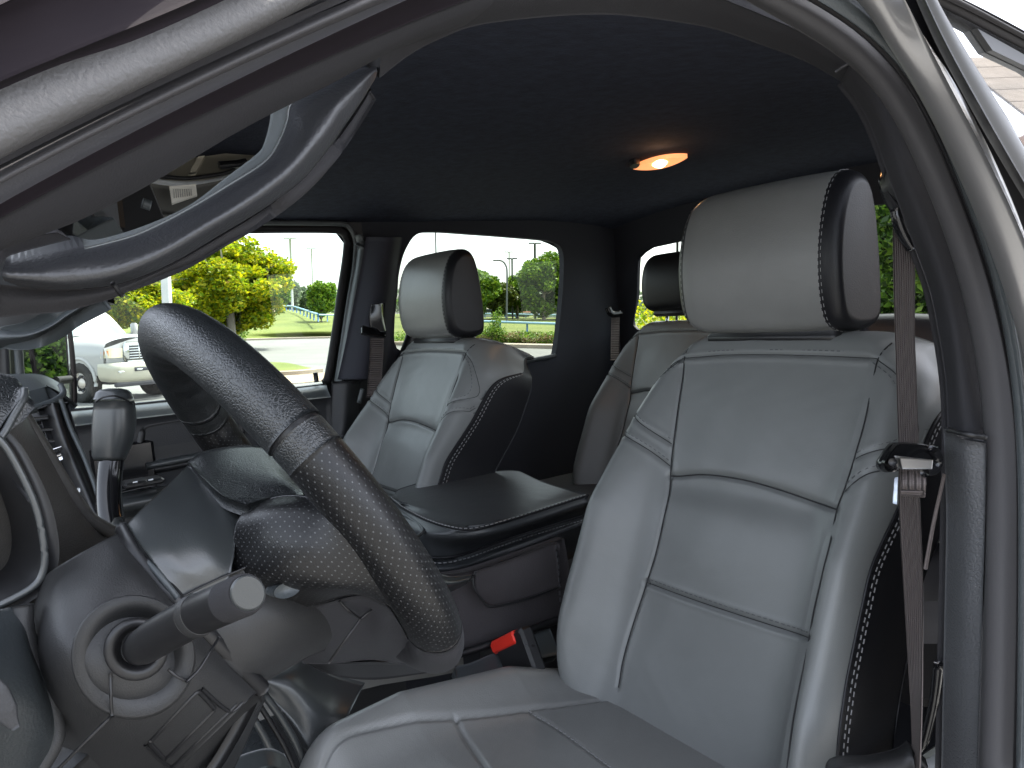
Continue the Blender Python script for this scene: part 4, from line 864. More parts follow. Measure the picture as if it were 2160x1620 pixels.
patch('knee_panel_side', [tr([(553, 1462, .64), (520, 1530), (480, 1600), (440, 1660, .64)]), tr([(560, 1475, .72), (530, 1545), (500, 1610), (470, 1670, .72)])], BLKP, da, th=.01)

# ================================================================== CENTRE CONSOLE
cc = thing('centre_console', 'black padded centre console lid with stitched edges over a fabric side, between the front seats', 'console', (1.1, -.7, -.6))
lid0 = [tr([(830, 1046, -.335), (850, 1028), (960, 1002), (1060, 992), (1095, 993, -.335)], 2), tr([(832, 1050, -.328), (900, 1035), (1020, 1018), (1140, 1014, -.328)], 2), tr([(845, 1062, -.325), (930, 1070), (1060, 1060), (1190, 1030, -.325)], 2), tr([(830, 1056, -.331), (852, 1072), (900, 1097), (960, 1114), (1010, 1113), (1090, 1091), (1240, 1043, -.331)], 2)]
LIDM = mat('console_leather', (.036, .039, .042), .42, bump=[('vor', 400, .35, .0006), ('noise', 30, .2, .004)], spec=.6)
patch('console_lid', lid0, LIDM, cc, th=.004, n=50, sub=8)
e1 = tr([(826, 1050, -.332), (850, 1070), (900, 1096), (960, 1114), (1010, 1114), (1090, 1092), (1240, 1044, -.332)], 2)
e2 = tr([(800, 1045, -.350), (830, 1085), (870, 1120), (920, 1135), (1000, 1135), (1100, 1112), (1240, 1066, -.350)], 2)
e3 = tr([(800, 1090, -.385), (830, 1130), (870, 1160), (915, 1176), (980, 1168), (1090, 1130), (1240, 1084, -.395)], 2)
e4 = tr([(830, 1150, -.40), (870, 1185), (930, 1196), (1000, 1182), (1100, 1147), (1240, 1098, -.405)], 2)
e5 = tr([(840, 1180, -.42), (880, 1200), (935, 1214), (1010, 1198), (1110, 1165), (1240, 1112, -.42)], 2)
patch('lid_roll', [e1, e2, e3, e4, e5], LIDM, cc, th=.006, n=60, sub=8)
for c_, of in ((e1, .002), (e3, .003)):
    q = cr(c_, 60); tube('lid_piping', q-Fc*.001, .0026, BLK, cc, n=80, k=8)
st = dashes(cr(e1, 80)+A(0, 0, .003)-Fc*.008, A(0, .3, 1), .005, .0035, .0008)+dashes(cr(e3, 80)-Uc*.007-Fc*.006, -Fc, .005, .0035, .0008)
V, F = merge(st); tag(put('lid_stitching', V, F, THR, cc, smooth=False), kind='stuff')
patch('console_tray', [tr([(760, 1010, -.345), (810, 1036), (835, 1062, -.345)], 2), tr([(800, 1120, -.36), (870, 1145), (895, 1118, -.36)], 2)], PLA, cc, th=.02)
tube('tray_lip', tr([(818, 1070, -.338), (862, 1092), (893, 1117), (878, 1135, -.345)], 2), .003, TRIMG, cc, n=20, k=8)
sx = .955
patch('console_side', [tr([(790, 1190, sx+.05), (880, 1205), (940, 1212), (1010, 1200), (1110, 1165), (1190, 1135, sx)]), tr([(790, 1300, sx+.04), (900, 1300), (1000, 1285), (1110, 1250), (1200, 1215, sx-.01)]), tr([(700, 1420, sx+.03), (850, 1405), (970, 1378), (1060, 1350), (1180, 1305, sx-.01)])], FAB, cc, th=.03, n=50, sub=8)
patch('side_pocket_panel', [tr([(1003, 1206, sx-.004), (1090, 1176), (1165, 1146), (1172, 1150, sx-.018)]), tr([(1003, 1250, sx-.01), (1100, 1225), (1178, 1200, sx-.02)]), tr([(1040, 1278, sx-.006), (1110, 1262), (1182, 1238, sx-.022)])], FAB, cc, th=.006, n=30)
tube('pocket_seam', tr([(998, 1212, sx-.012), (1000, 1240), (1020, 1268), (1038, 1280), (1110, 1264), (1182, 1238, sx-.026)]), .0018, BLKP, cc, n=30, k=6)
V, F = merge(dashes(cr(tr([(1172, 1150, sx-.024), (1178, 1190), (1180, 1235), (1182, 1275, sx-.026)]), 30), A(-1, 0, 0), .006, .004, .0012)); tag(put('side_stitching', V, F, THRD, cc, smooth=False), kind='stuff')
tube('console_lower_edge', tr([(790, 1413, sx), (880, 1400), (970, 1379), (1060, 1350), (1180, 1306, sx-.02)]), .006, BLKP, cc, n=30, k=8)
patch('side_shoulder', [tr([(900, 1200, sx-.02), (950, 1215), (1005, 1210, sx-.005)]), tr([(900, 1225, sx-.045), (950, 1232), (990, 1222, sx-.02)]), tr([(900, 1262, sx-.02), (950, 1250), (985, 1232, sx-.008)])], PLA, cc, th=.006, n=20)
patch('seat_track_cover', [tr([(960, 1405, .93), (1000, 1395), (1100, 1350), (1160, 1325, .93)]), tr([(965, 1450, .90), (1000, 1430), (1100, 1400), (1180, 1380, .90)])], TRIMG, cc, th=.02)
patch('seat_frame_cover', [tr([(990, 1425, .98), (1050, 1385), (1120, 1380, .98), (1150, 1340), (1165, 1310), (1190, 1300, .98)]), tr([(990, 1500, .95), (1080, 1490), (1180, 1480), (1260, 1480, .92)])], FAB, cc, th=.02)
box('console_body', (1.09, -.86, -.66), (.24, .40, .50), BLKP, cc, bev=.02)
# floor tunnel and rubber mat
fl = thing('floor_mat', 'ribbed rubber floor mat glimpsed between the knee panel and the seat cushion', 'floor mat', (.95, -.2, -1.1))
patch('mat_sheet', [tr([(490, 1480, -.78), (560, 1480, -.78)], 2), tr([(440, 1680, -.78), (640, 1680, -.78)], 2)], mat('rubber_mat', (.10, .11, .115), .5, bump=[('vor', 70, .9, .004)]), fl, th=.01)
tn = thing('transmission_tunnel', 'smooth dark tunnel cover sloping down beside the seat cushion', 'tunnel cover', (1.0, -.2, -.8))
patch('tunnel_cover', [tr([(600, 1395, .95), (640, 1385), (700, 1420), (770, 1440, .95)]), tr([(560, 1425, .90), (620, 1440), (690, 1500), (730, 1520, .88)]), tr([(560, 1460, .90), (620, 1530), (650, 1590), (680, 1640, .86)])], PLA, tn, th=.02, n=30, sub=8)
for i, (q, r_, m_) in enumerate((([(555, 1462), (590, 1510), (625, 1570), (655, 1640)], .0045, PLA), ([(540, 1475), (568, 1520), (600, 1575), (630, 1640)], .003, BLKP), ([(525, 1500), (550, 1540), (575, 1590), (595, 1640)], .004, PLA))):
    tube('tunnel_rail', [X(u, v, .86-.01*i) for u, v in q], r_, m_, tn, n=20, k=10)
patch('cup_edge', [tr([(490, 1600, .78), (530, 1585), (570, 1578), (600, 1590, .78)]), tr([(480, 1650, .76), (530, 1630), (575, 1620), (630, 1650, .76)])], PLA, tn, th=.01)

# ================================================================== BELTS
def ribbon(name, L, Rr_, parent, n=120, k=9):
    a, b = cr(L, n), cr(Rr_, n); G = np.stack([a*(1-t)+b*t for t in np.linspace(0, 1, k)], 0)
    V, F = solid(G, .0012); s = np.r_[0, np.cumsum(np.linalg.norm(np.diff(a, axis=0), axis=1))]
    uv = np.array([[(s[j], t*.046) for j in range(n)] for t in np.linspace(0, 1, k)]).reshape(-1, 2)
    return put(name, V, F, WEB, parent, uv=np.vstack([uv, uv]))
sb = thing('seat_belt', 'driver seat belt hanging beside the seat with its black latch tongue halfway down', 'seat belt', (.38, -.65, -.3))
ribbon('webbing', tr([(1884, 450, .395), (1885, 560), (1888, 700), (1892, 830), (1896, 960), (1896, 1060), (1905, 1240), (1915, 1400), (1921, 1500), (1926, 1660, .365)]),
       tr([(1918, 470, .385), (1930, 560), (1930, 700), (1935, 830), (1939, 960), (1941, 1060), (1947, 1240), (1945, 1400), (1943, 1500), (1938, 1660, .350)]), sb)
patch('shoulder_guide', [tr([(1858, 350, .40), (1853, 385), (1862, 420), (1880, 450), (1905, 492, .40)]), tr([(1872, 345, .375), (1880, 380), (1898, 420), (1915, 455), (1935, 500, .375)])], BLKG, sb, th=.02)
patch('anchor_cover', [tr([(1858, 350, .41), (1855, 400), (1878, 445, .41)]), tr([(1888, 345, .39), (1885, 390), (1902, 440, .39)])], PLAG, sb, th=.01)
tube('belt_edge_fold', tr([(1892, 440, .385), (1898, 470), (1912, 500), (1925, 520, .38)]), .006, BLKG, sb, n=14)
def plate(name, px, x0, x1, th, m, parent):
    us = [p[0] for p in px]; P = cr(np.array([X(u, v, np.interp(u, [min(us), max(us)], [x0, x1])) for u, v in px]), len(px)*4, True)
    c = P.mean(0); n = len(P); L = [c+(P-c)*.93+0*Fc, P+Fc*th*.3, P+Fc*th*.8, c+(P-c)*.93+Fc*th]; V = np.vstack(L)
    o = put(name, V, gridf(4, n, False, True)+[tuple(range(n))[::-1], tuple(3*n+j for j in range(n))], m, parent); return o
tg = plate('tongue_head', [(1861, 978), (1868, 966), (1884, 943), (1896, 935), (1930, 935), (1962, 939), (1976, 948), (1979, 965), (1974, 985), (1962, 994), (1950, 992), (1940, 985), (1902, 985), (1892, 994), (1874, 998), (1863, 990)], .364, .342, .014, BLKG, sb)
patch('tongue_slot', [tr([(1898, 965, .348), (1968, 970, .338)]), tr([(1903, 990, .348), (1966, 990, .338)])], mat('worn_steel', (.30, .29, .28), .35, metal=.8), tg, th=.006)
tube('tongue_frame', tr([(1968, 946, .340), (1978, 966), (1972, 990), (1950, 996, .342)]), .004, BLKG, tg, n=20, k=10)
V, F, uv = sweep([X(1883, 975, .352), X(1884, 975, .360)], .0032, n=3, k=12); put('tongue_hole', V, F, BLKP, tg)
patch('stitched_stop', [tr([(1900, 992, .362), (1952, 994, .345)]), tr([(1900, 1020, .357), (1953, 1020, .340)]), tr([(1904, 1040, .360), (1950, 1042, .343)])], WEB, sb, th=.003)
tube('stop_fold', tr([(1903, 1040, .352), (1950, 1042, .336)]), .0030, WEB, sb, n=10, k=8)
patch('belt_tag', [tr([(1887, 1008, .362), (1894, 1006, .360)]), tr([(1884, 1062, .362), (1892, 1064, .360)])], mat('blue_white_tag', (.55, .62, .80), .5, var=(90, .5)), sb, th=.002)
tube('lap_belt_edge', tr([(1992, 1000, .345), (1970, 1100), (1952, 1200, .36)]), .0016, WEB, sb, n=20, k=6)
tube('lap_belt_edge', tr([(1980, 1400, .35), (1970, 1480), (1950, 1560), (1935, 1580, .37)]), .004, BLKG, sb, n=20, k=8)
sb2 = thing('seat_belt', 'far passenger belt hanging from its black guide between the side windows', 'seat belt', (1.75, -.8, 0))
patch('webbing', [tr([(781, 697, 1.72), (779, 760), (773, 838, 1.70)]), tr([(811, 697, 1.71), (808, 760), (802, 838, 1.69)])], WEB, sb2, th=.002)
patch('belt_guide', [tr([(783, 642, 1.72), (778, 670), (782, 700, 1.72)]), tr([(803, 640, 1.70), (806, 670), (812, 700, 1.70)])], BLKG, sb2, th=.02)
patch('guide_plate', [tr([(765, 686, 1.71), (790, 692), (815, 698, 1.71)]), tr([(765, 700, 1.70), (790, 706), (815, 708, 1.70)])], BLKG, sb2, th=.012)
sb3 = thing('seat_belt', 'rear belt hanging in deep shade on the far rear pillar', 'seat belt', (1.7, -1.5, 0))
patch('webbing', [tr([(1290, 655, 1.78), (1288, 760, 1.76)]), tr([(1308, 655, 1.77), (1306, 760, 1.75)])], WEB, sb3, th=.002)
tube('belt_guide', tr([(1282, 648, 1.77), (1290, 662), (1310, 660, 1.76)]), .010, BLKG, sb3, n=12)
sb4 = thing('seat_belt', 'thin belt end running down the side of the passenger seat back', 'seat belt', (1.3, -.8, -.2))
patch('webbing', [tr([(1083, 835, 1.45), (1060, 920), (1030, 1000, 1.45)]), tr([(1094, 838, 1.44), (1072, 925), (1042, 1002, 1.44)])], WEB, sb4, th=.002)
bk = thing('belt_buckle', 'black belt buckle with a bright red release button beside the seat cushion', 'belt buckle', (.85, -.55, -.48))
yb = -.545
q0 = Y(1050, 1362, yb); ux = Y(1100, 1337, yb)-q0; w_ = np.linalg.norm(ux); ux /= w_; dn = Y(1085, 1425, yb)-Y(1055, 1370, yb); dn -= ux*(dn@ux); dn /= np.linalg.norm(dn); nb_ = np.cross(ux, dn)
cb = (Y(1094, 1376, yb)); L_ = .062
box('buckle_body', cb+dn*.004, (w_*1.12, L_, .020), BLKP, bk, ax=[ux, dn, nb_], bev=.004)
box('release_button', Y(1074, 1352, yb)-nb_*np.sign(nb_@Fc)*.004, (w_*.98, .018, .016), RED, bk, ax=[ux, dn, nb_], bev=.003)
tube('buckle_groove', [Y(1062, 1385, yb)-Fc*.014, Y(1112, 1354, yb)-Fc*.014], .0008, TRIMG, bk, n=4, k=6)
tube('buckle_stalk', [cb+dn*.03, cb+dn*.07], .010, BLKP, bk, rb=.005, n=6)
tube('buckle_catch', [Y(1110, 1352, yb), Y(1125, 1368, yb), Y(1122, 1380, yb)], .004, BLKP, bk, n=8, k=8)

# ================================================================== REAR DOOR OUTSIDE (top right) and far door mirror
rd = thing('rear_door', 'outside of the silver rear door with its reflecting window, in the top right corner', 'door', (.2, -.9, .1))
g5 = [(1938, -60), (1967, 0), (2004, 59), (2063, 148), (2125, 247), (2160, 309), (2260, 500), (2330, 700), (2380, 900)]
gx0 = .262
band('window_frame', [(1925, -60), (1950, 0), (1975, 62), (2020, 140), (2063, 216), (2110, 300), (2160, 386), (2260, 560), (2330, 760), (2380, 900)], g5, mat('frame_strip', (.055, .055, .056), .45), (.262, .262), (.264, .264), n=40, parent=rd, crown=.003)
gl = [X(u, v, .270) for u, v in [(1938, -60), (1967, 0), (2004, 59), (2063, 148), (2125, 247), (2160, 309), (2260, 500), (2330, 700), (2600, 700), (2600, -60)]]
V, F = prism(np.array(gl), A(1, 0, 0), .006); put('window_glass', V, F, mat('mirror_dark_glass', (.02, .02, .02), .015, spec=1.0, coat=1.0), rd, smooth=False)
MATS['mirror_dark_glass'].node_tree.nodes['Principled BSDF'].inputs['Metallic'].default_value = .9
MATS['mirror_dark_glass'].node_tree.nodes['Principled BSDF'].inputs['Base Color'].default_value = (.66, .67, .68, 1)
band('drip_rail', [(1980, -8), (2060, 30), (2120, 62), (2200, 104), (2300, 160)], [(1985, -20), (2060, 18), (2120, 52), (2200, 94), (2300, 150)], RUB, (.262, .262), (.262, .262), n=30, parent=rd, crown=.002)
V, F = prism(np.array([X(u, v, .2695) for u, v in [(2048, 64), (2160, 126), (2260, 182), (2260, 215), (2160, 148), (2080, 110)]]), A(-1, 0, 0), .004); put('vent_trim', V, F, BLKP, rd, smooth=False)
box('door_skin', (.33, -1.3, -.50), (.03, .9, .55), PAINT, rd, bev=.01)
dm = thing('door_mirror', 'black passenger door mirror reflecting the hedge', 'mirror', (2.3, -.05, -.1))
mx = 2.28
patch('mirror_shell', [tr([(136, 665, mx), (140, 690), (146, 740), (149, 790), (150, 840), (143, 862, mx)]), tr([(139, 668, mx-.01), (143, 700), (149, 750), (153, 800), (154, 848), (146, 866, mx-.01)])], PDK, dm, th=.01)
mg = np.array([X(u, v, mx) for u, v in [(30, 690), (136, 680), (145, 797), (44, 797)]]); 
hz = A(1, -.9, 0); 
MIR0 = mat('mirror_silver', (.85, .87, .86), .008, metal=1)
def mirror_pane(name, px, rc):
    # pane turned so that it looks rearwards, hung at its real place on the far door
    c = X(px[0], px[1], mx); inc = c/np.linalg.norm(c); out = A(*rc); out /= np.linalg.norm(out); nn = out-inc; nn /= np.linalg.norm(nn)
    P = []
    for u, v in px[2]:
        r = ray(u, v); P.append(r*((c@nn)/(r@nn)))
    V, F = prism(np.array(P), -nn, .004); return put(name, V, F, MIR0, dm, smooth=False), P, nn
_, P1, nn = mirror_pane('mirror_glass', (90, 745, [(34, 700), (136, 684), (143, 796), (44, 797)]), (.30, -.94, -.02))
P1 = np.array(P1)
V, F = prism(np.array([X(u, v, mx+.12) for u, v in [(30, 690), (140, 676), (150, 868), (120, 872), (60, 870), (40, 800)]]), A(1, 0, 0), .05); put('mirror_housing', V, F, BLKP, dm, smooth=False)
tube('mirror_divider', [X(118, 803, mx-.08), X(148, 800, mx-.04)], .010, RUB, dm, n=8, k=10)
mirror_pane('wide_mirror_glass', (135, 830, [(120, 808), (146, 806), (147, 850), (128, 858)]), (.45, -.88, -.25))

# ================================================================== OUTDOORS (level world frame)
def leafmat(name, cols, tr_=.35):
    m = bpy.data.materials.new(name); m.use_nodes = True; n = m.node_tree.nodes; l = m.node_tree.links
    b = n['Principled BSDF']; b.inputs['Roughness'].default_value = .45; b.inputs['Specular IOR Level'].default_value = .35
    g = n.new('ShaderNodeNewGeometry'); rp = n.new('ShaderNodeValToRGB'); e = rp.color_ramp.elements; e[0].color = (*cols[0], 1); e[1].color = (*cols[-1], 1)
    for i, c in enumerate(cols[1:-1]):
        q = e.new((i+1)/(len(cols)-1)); q.color = (*c, 1)
    t = n.new('ShaderNodeBsdfTranslucent'); mx = n.new('ShaderNodeMixShader'); mx.inputs[0].default_value = tr_
    l.new(g.outputs['Random Per Island'], rp.inputs[0]); l.new(rp.outputs[0], b.inputs['Base Color']); l.new(rp.outputs[0], t.inputs[0])
    l.new(b.outputs[0], mx.inputs[1]); l.new(t.outputs[0], mx.inputs[2]); l.new(mx.outputs[0], n['Material Output'].inputs[0]); return m
L_MAPLE = leafmat('maple_leaves', [(.07, .14, .005), (.15, .25, .008), (.32, .36, .008), (.58, .50, .008), (.20, .30, .01), (.50, .46, .01)], .6)
L_GREEN = leafmat('green_leaves', [(.04, .10, .012), (.09, .19, .015), (.17, .29, .02), (.26, .36, .02)], .35)
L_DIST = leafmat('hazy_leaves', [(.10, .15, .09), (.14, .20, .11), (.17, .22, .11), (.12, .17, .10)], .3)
L_HEDGE = leafmat('hedge_leaves', [(.012, .032, .006), (.03, .07, .010), (.06, .13, .015), (.13, .24, .03), (.20, .30, .04)], .25)
L_DRY = leafmat('dry_weeds', [(.20, .13, .07), (.28, .17, .09), (.14, .17, .03), (.08, .15, .02)], .3)
BARK = mat('bark', (.24, .20, .17), .9, bump=[('noise', 20, .6, .02)])
BARKD = mat('dark_bark', (.10, .085, .07), .9)
def leaves(C, size, flat=.5, seed=0, asp=.55):
    r = np.random.default_rng(seed); n = len(C); u = r.normal(size=(n, 3)); u[:, 2] *= flat; u /= np.linalg.norm(u, axis=1)[:, None]
    w = r.normal(size=(n, 3)); v = np.cross(u, w); v /= np.linalg.norm(v, axis=1)[:, None]; s = (size*(.6+.8*r.random(n)))[:, None]
    nn = np.cross(u, v); V = np.stack([C-u*s, C-v*s*asp+nn*s*.12, C+u*s, C+v*s*asp+nn*s*.12], 1).reshape(-1, 3)
    return V, np.arange(4*n).reshape(n, 4)
def bulk(name, V, F, m, parent=None, kind='stuff'):
    off = A(*parent['_o']) if parent is not None else A(0, 0, 0)
    me = bpy.data.meshes.new(name); n = len(F); me.vertices.add(len(V)); me.vertices.foreach_set('co', (V-off).astype(np.float32).ravel())
    me.loops.add(n*4); me.loops.foreach_set('vertex_index', F.ravel().astype(np.int32)); me.polygons.add(n); me.polygons.foreach_set('loop_start', np.arange(0, 4*n, 4, dtype=np.int32))
    me.update(); me.validate(); me.materials.append(m); o = bpy.data.objects.new(name, me); COL.objects.link(o); o.parent = parent; o['_o'] = list(off)
    if kind: o['kind'] = kind
    return o
def crownpts(c, rad, n, clumps, seed, cr_=.42, bias=0.):
    r = np.random.default_rng(seed); P = []
    d = r.normal(size=(clumps, 3)); d /= np.linalg.norm(d, axis=1)[:, None]; rr_ = r.random(clumps)**.35*.80
    cs = d*rr_[:, None]; cs[:, 2] = cs[:, 2]*(1-.0)
    sz = cr_*(.55+.7*r.random(clumps)); w = sz**2; k = r.choice(clumps, n, p=w/w.sum())
    q = r.normal(size=(n, 3)); q /= np.linalg.norm(q, axis=1)[:, None]; q *= (r.random(n)**.30)[:, None]*sz[k][:, None]; q[:, 2] *= .7
    return A(*c)+(cs[k]+q)*A(*rad)
def w_tube(name, P, r, m, parent, k=8, n=10, **kw):
    V, F, uv = sweep(P, r, n=n, k=k, **kw); return put(name, V, F, m, parent, cab=False)
def tree(label, base, h, crad, cz, n, clumps, lm, seed, trunk=.12, lsz=.12, bark=None, group=None, cr_=.42, name='leafy_tree', lean=(0, 0)):
    t = thing(name, label, 'tree', base, group, cab=False); b = A(*base); top = b+A(lean[0], lean[1], cz)
    w_tube('trunk', [b-A(0, 0, .1), b+(top-b)*.5+A(.05, .03, 0), top+A(0, 0, crad[2]*.3)], trunk, bark or BARK, t, taper=[1, .8, .35], n=12)
    r = np.random.default_rng(seed+50); tr_ = bpy.data.objects[-1] if False else None
    for i in range(6):
        a = r.random()*6.28; s = b+(top-b)*(.55+.07*i); e = top+A(math.cos(a)*crad[0]*.65, math.sin(a)*crad[1]*.65, crad[2]*(r.random()*.9-.2))
        w_tube('limb', [s, (s+e)/2+A(0, 0, -.1*crad[2]), e], trunk*.4, bark or BARK, t, taper=[1, .7, .25], k=6, n=8)
    C = crownpts(top, crad, n, clumps, seed, cr_); V, F = leaves(C, lsz, seed=seed); bulk('crown', V, F, lm, t); return t
def box_w(name, c, s, m, parent=None, ax=None, bev=.02, **k): return box(name, c, s, m, parent, ax, bev, cab=False, **k)
# ground, lot, lawn
CONC = mat('pale_concrete', (.135, .133, .124), .85, var=(.6, .10), bump=[('noise', 12, .3, .01)])
ASPH = mat('lot_asphalt', (.142, .142, .137), .9, var=(1.5, .10), bump=[('noise', 40, .4, .01)])
GRS = mat('lawn_grass', (.10, .135, .018), .95, var=(.35, .16, (.14, .165, .03)), bump=[('noise', 30, .6, .05)])
DIRT = mat('tan_mulch', (.30, .22, .155), .95, var=(2, .2))
g = 700; o = put('ground', [(-g, -g, 0), (g, -g, 0), (g, g, 0), (-g, g, 0)], [(0, 1, 2, 3)], ASPH, cab=False, smooth=False); tag(o, kind='structure')
def sheet(name, rows, m, z=.004, n=24, kind='structure', sub=6):
    G = surf([np.array(r_) for r_ in rows], n, sub, smooth=len(rows) > 2)+A(0, 0, z); V = G.reshape(-1, 3); o = put(name, V, gridf(*G.shape[:2]), m, cab=False); tag(o, kind=kind); return o
HZ = 655.
sheet('road', [[wg(150, 775), wg(520, 768), wg(900, 772), wg(1250, 775)], [wg(150, 716), wg(520, 714), wg(900, 720), wg(1250, 728)]], CONC)
def WDz(u, v, d): return wd(u, v, d)
sheet('lawn', [[wg(100, 724), wg(380, 719), wg(500, 716), wg(700, 711), wg(900, 722), wg(1050, 724), wg(1200, 730), wg(1500, 735)],
               [WDz(100, 695, 52), WDz(380, 695, 52), WDz(500, 692, 54), WDz(700, 690, 55), WDz(900, 700, 50), WDz(1050, 703, 50), WDz(1200, 706, 50), WDz(1500, 706, 50)],
               [WDz(100, 664, 75), WDz(380, 662, 75), WDz(500, 657, 76), WDz(570, 652, 78), WDz(700, 664, 75), WDz(900, 672, 80), WDz(1050, 672, 80), WDz(1500, 674, 80)],
               [WDz(100, 658, 110), WDz(380, 656, 110), WDz(500, 654, 110), WDz(600, 655, 110), WDz(700, 660, 110), WDz(900, 663, 120), WDz(1050, 665, 120), WDz(1500, 665, 120)]], GRS, n=60, sub=10)
sheet('grass_strip', [[wg(540, 792), wg(620, 790), wg(665, 786), wg(676, 783)], [wg(540, 765), wg(600, 766), wg(650, 776), wg(676, 781)]], GRS, z=.02)
sheet('bare_earth', [[wg(560, 812), wg(640, 808), wg(720, 800)], [wg(560, 793), wg(640, 790), wg(720, 783)]], DIRT, z=.012)
def kerb(name, P, m, w=.18, h=.13):
    P = cr(np.array(P), 40); t = np.gradient(P, axis=0); s = np.cross(t, A(0, 0, 1)); s /= np.linalg.norm(s, axis=1)[:, None]
    G = np.stack([P-s*w/2-A(0, 0, .02), P-s*w/2+A(0, 0, h*.9), P-s*w*.38+A(0, 0, h), P+s*w*.38+A(0, 0, h), P+s*w/2+A(0, 0, h*.9), P+s*w/2-A(0, 0, .02)], 1)
    o = put(name, G.reshape(-1, 3), gridf(*G.shape[:2]), m, cab=False, smooth=False); tag(o, kind='structure')
KERB = mat('kerb_concrete', (.32, .27, .21), .85, var=(3, .12))
kerb('kerb', [wg(800, 727), wg(950, 730), wg(1080, 733), wg(1200, 736), wg(1400, 742)], KERB, .8, .18)
kerb('kerb', [wg(380, 721), wg(500, 719), wg(600, 716), wg(720, 713)], KERB, .3, .12)
kerb('kerb', [wg(540, 794), wg(620, 791), wg(676, 785)], KERB, .2, .12)
sheet('earth_bank', [[WDz(520, 668, 58), WDz(560, 667, 58), WDz(585, 659, 60)], [WDz(525, 660, 62), WDz(545, 654, 62), WDz(583, 652, 64)]], DIRT, z=.15)
# fences
BLUE = mat('blue_fence_paint', (.035, .14, .34), .5)
BLUEL = mat('pale_blue_rail', (.25, .42, .55), .45)
def rail_fence(label, top, base, np_, r, m=BLUE, rm=BLUEL):
    t = thing('rail_fence', label, 'fence', base[0], 'blue rail fences round the lawn', cab=False)
    T = cr(np.array(top), np_); B_ = cr(np.array(base), np_)
    w_tube('rail', list(T), r*1.1, rm, t, n=np_*3)
    for a, b in zip(T, B_): V, F, uv = sweep([b-A(0, 0, .1), a], r*.8, n=2, k=8); put('post', V, F, m, t, cab=False)
    return t
def pxz(L): return [wd(*p) for p in L]
rail_fence('blue rail fence running downhill across the mound, seen through the front side window', pxz([(597, 646, 78), (615, 646, 72), (640, 653, 64), (657, 659, 58), (671, 663, 54)]), pxz([(597, 652, 78), (615, 654, 72), (640, 663, 64), (657, 671, 58), (671, 675, 54)]), 11, .07)
rail_fence('short level blue rail continuing from the corner of the downhill fence', pxz([(671, 664, 54), (700, 664.5, 56), (735, 665, 58)]), pxz([(671, 676, 54), (700, 675, 56), (735, 675, 58)]), 4, .05)
rail_fence('nearer blue rail fence with pale top rail across the lawn behind the passenger seat', pxz([(860, 674, 52), (990, 677, 52), (1048, 679, 52), (1106, 681, 51), (1168, 683, 50), (1232, 685, 49), (1300, 688, 48)]), pxz([(860, 696, 52), (990, 700, 52), (1048, 703, 52), (1106, 704, 51), (1168, 707, 50), (1232, 710, 49), (1300, 712, 48)]), 8, .075)
rail_fence('far thin blue rail fence in front of the monument sign', pxz([(980, 662, 85), (1060, 662, 85), (1110, 663.5, 85), (1180, 665, 85), (1260, 667, 85)]), pxz([(980, 671, 85), (1060, 671, 85), (1110, 672, 85), (1180, 674, 85), (1260, 676, 85)]), 14, .07)
# lamp posts
WPOL = mat('pale_pole', (.55, .56, .55), .5); DPOL = mat('dark_pole', (.10, .11, .11), .5)
def lamp(label, u, v0, v1, d, r, m, head=.0, heads=2):
    base = wd(u, v1, d); top = A(base[0], base[1], (EYE+wray(u, v0)*d)[2]); t = thing('lamp_post', label, 'lamp post', base, cab=False)
    w_tube('pole', [base-A(0, 0, 3), top], r, m, t, n=3)
    for s in ([-1, 1] if heads == 2 else [1]): box_w('lamp_head', top+Rw*s*head*.55, (head, .3, .14), m, t, ax=[Rw, np.cross(A(0, 0, 1), Rw), A(0, 0, 1)], bev=.03)
    return t
lamp('tall pale lamp post rising above the blue fence in the front side window', 617, 504, 650, 80, .13, WPOL, .6)
lamp('slim distant lamp post left of the dark window pillar, beyond the conifer', 661, 525, 650, 100, .09, WPOL, .6)
lamp('tall lamp post above the right-hand tree in the rear side window', 1129, 514, 640, 80, .12, DPOL, .6)
lamp('thin double-headed lamp post, left one of the pair beside the curved streetlight', 1075, 532, 640, 95, .08, WPOL, .55)
lamp('thin double-headed lamp post, right one of the pair beside the curved streetlight', 1081, 546, 640, 80, .09, DPOL, .5)
lamp('lamp post cut off by the window top above the passenger headrest', 922, 470, 660, 40, .035, DPOL, .4)
cl = thing('lamp_post', 'street light with a single curved arm above the trees', 'lamp post', wd(1069, 655, 70), cab=False)
w_tube('pole', pxz([(1069, 700, 70), (1069, 640, 70), (1069.5, 575, 70), (1066, 558, 70), (1058, 550, 70), (1048, 549, 70)]), .08, DPOL, cl, n=30); box_w('lamp_head', wd(1046, 549.5, 70), (.5, .25, .12), DPOL, cl, ax=[Rw, np.cross(A(0, 0, 1), Rw), A(0, 0, 1)])
wp = thing('white_post', 'broad white post standing behind the white pickup, left of the yellow tree', 'post', wg(358, 800), cab=False)
pb = wg(360, 790); dpt = (pb-EYE)@Fw; box_w('post_shaft', pb+A(0, 0, 2.4), (16*dpt/FPX, 16*dpt/FPX, 4.9), mat('white_post_paint', (.6, .6, .58), .5), wp, ax=[Rw, np.cross(A(0, 0, 1), Rw), A(0, 0, 1)]); box_w('post_foot', pb+A(0, 0, .15), (.4, .4, .3), CONC, wp)
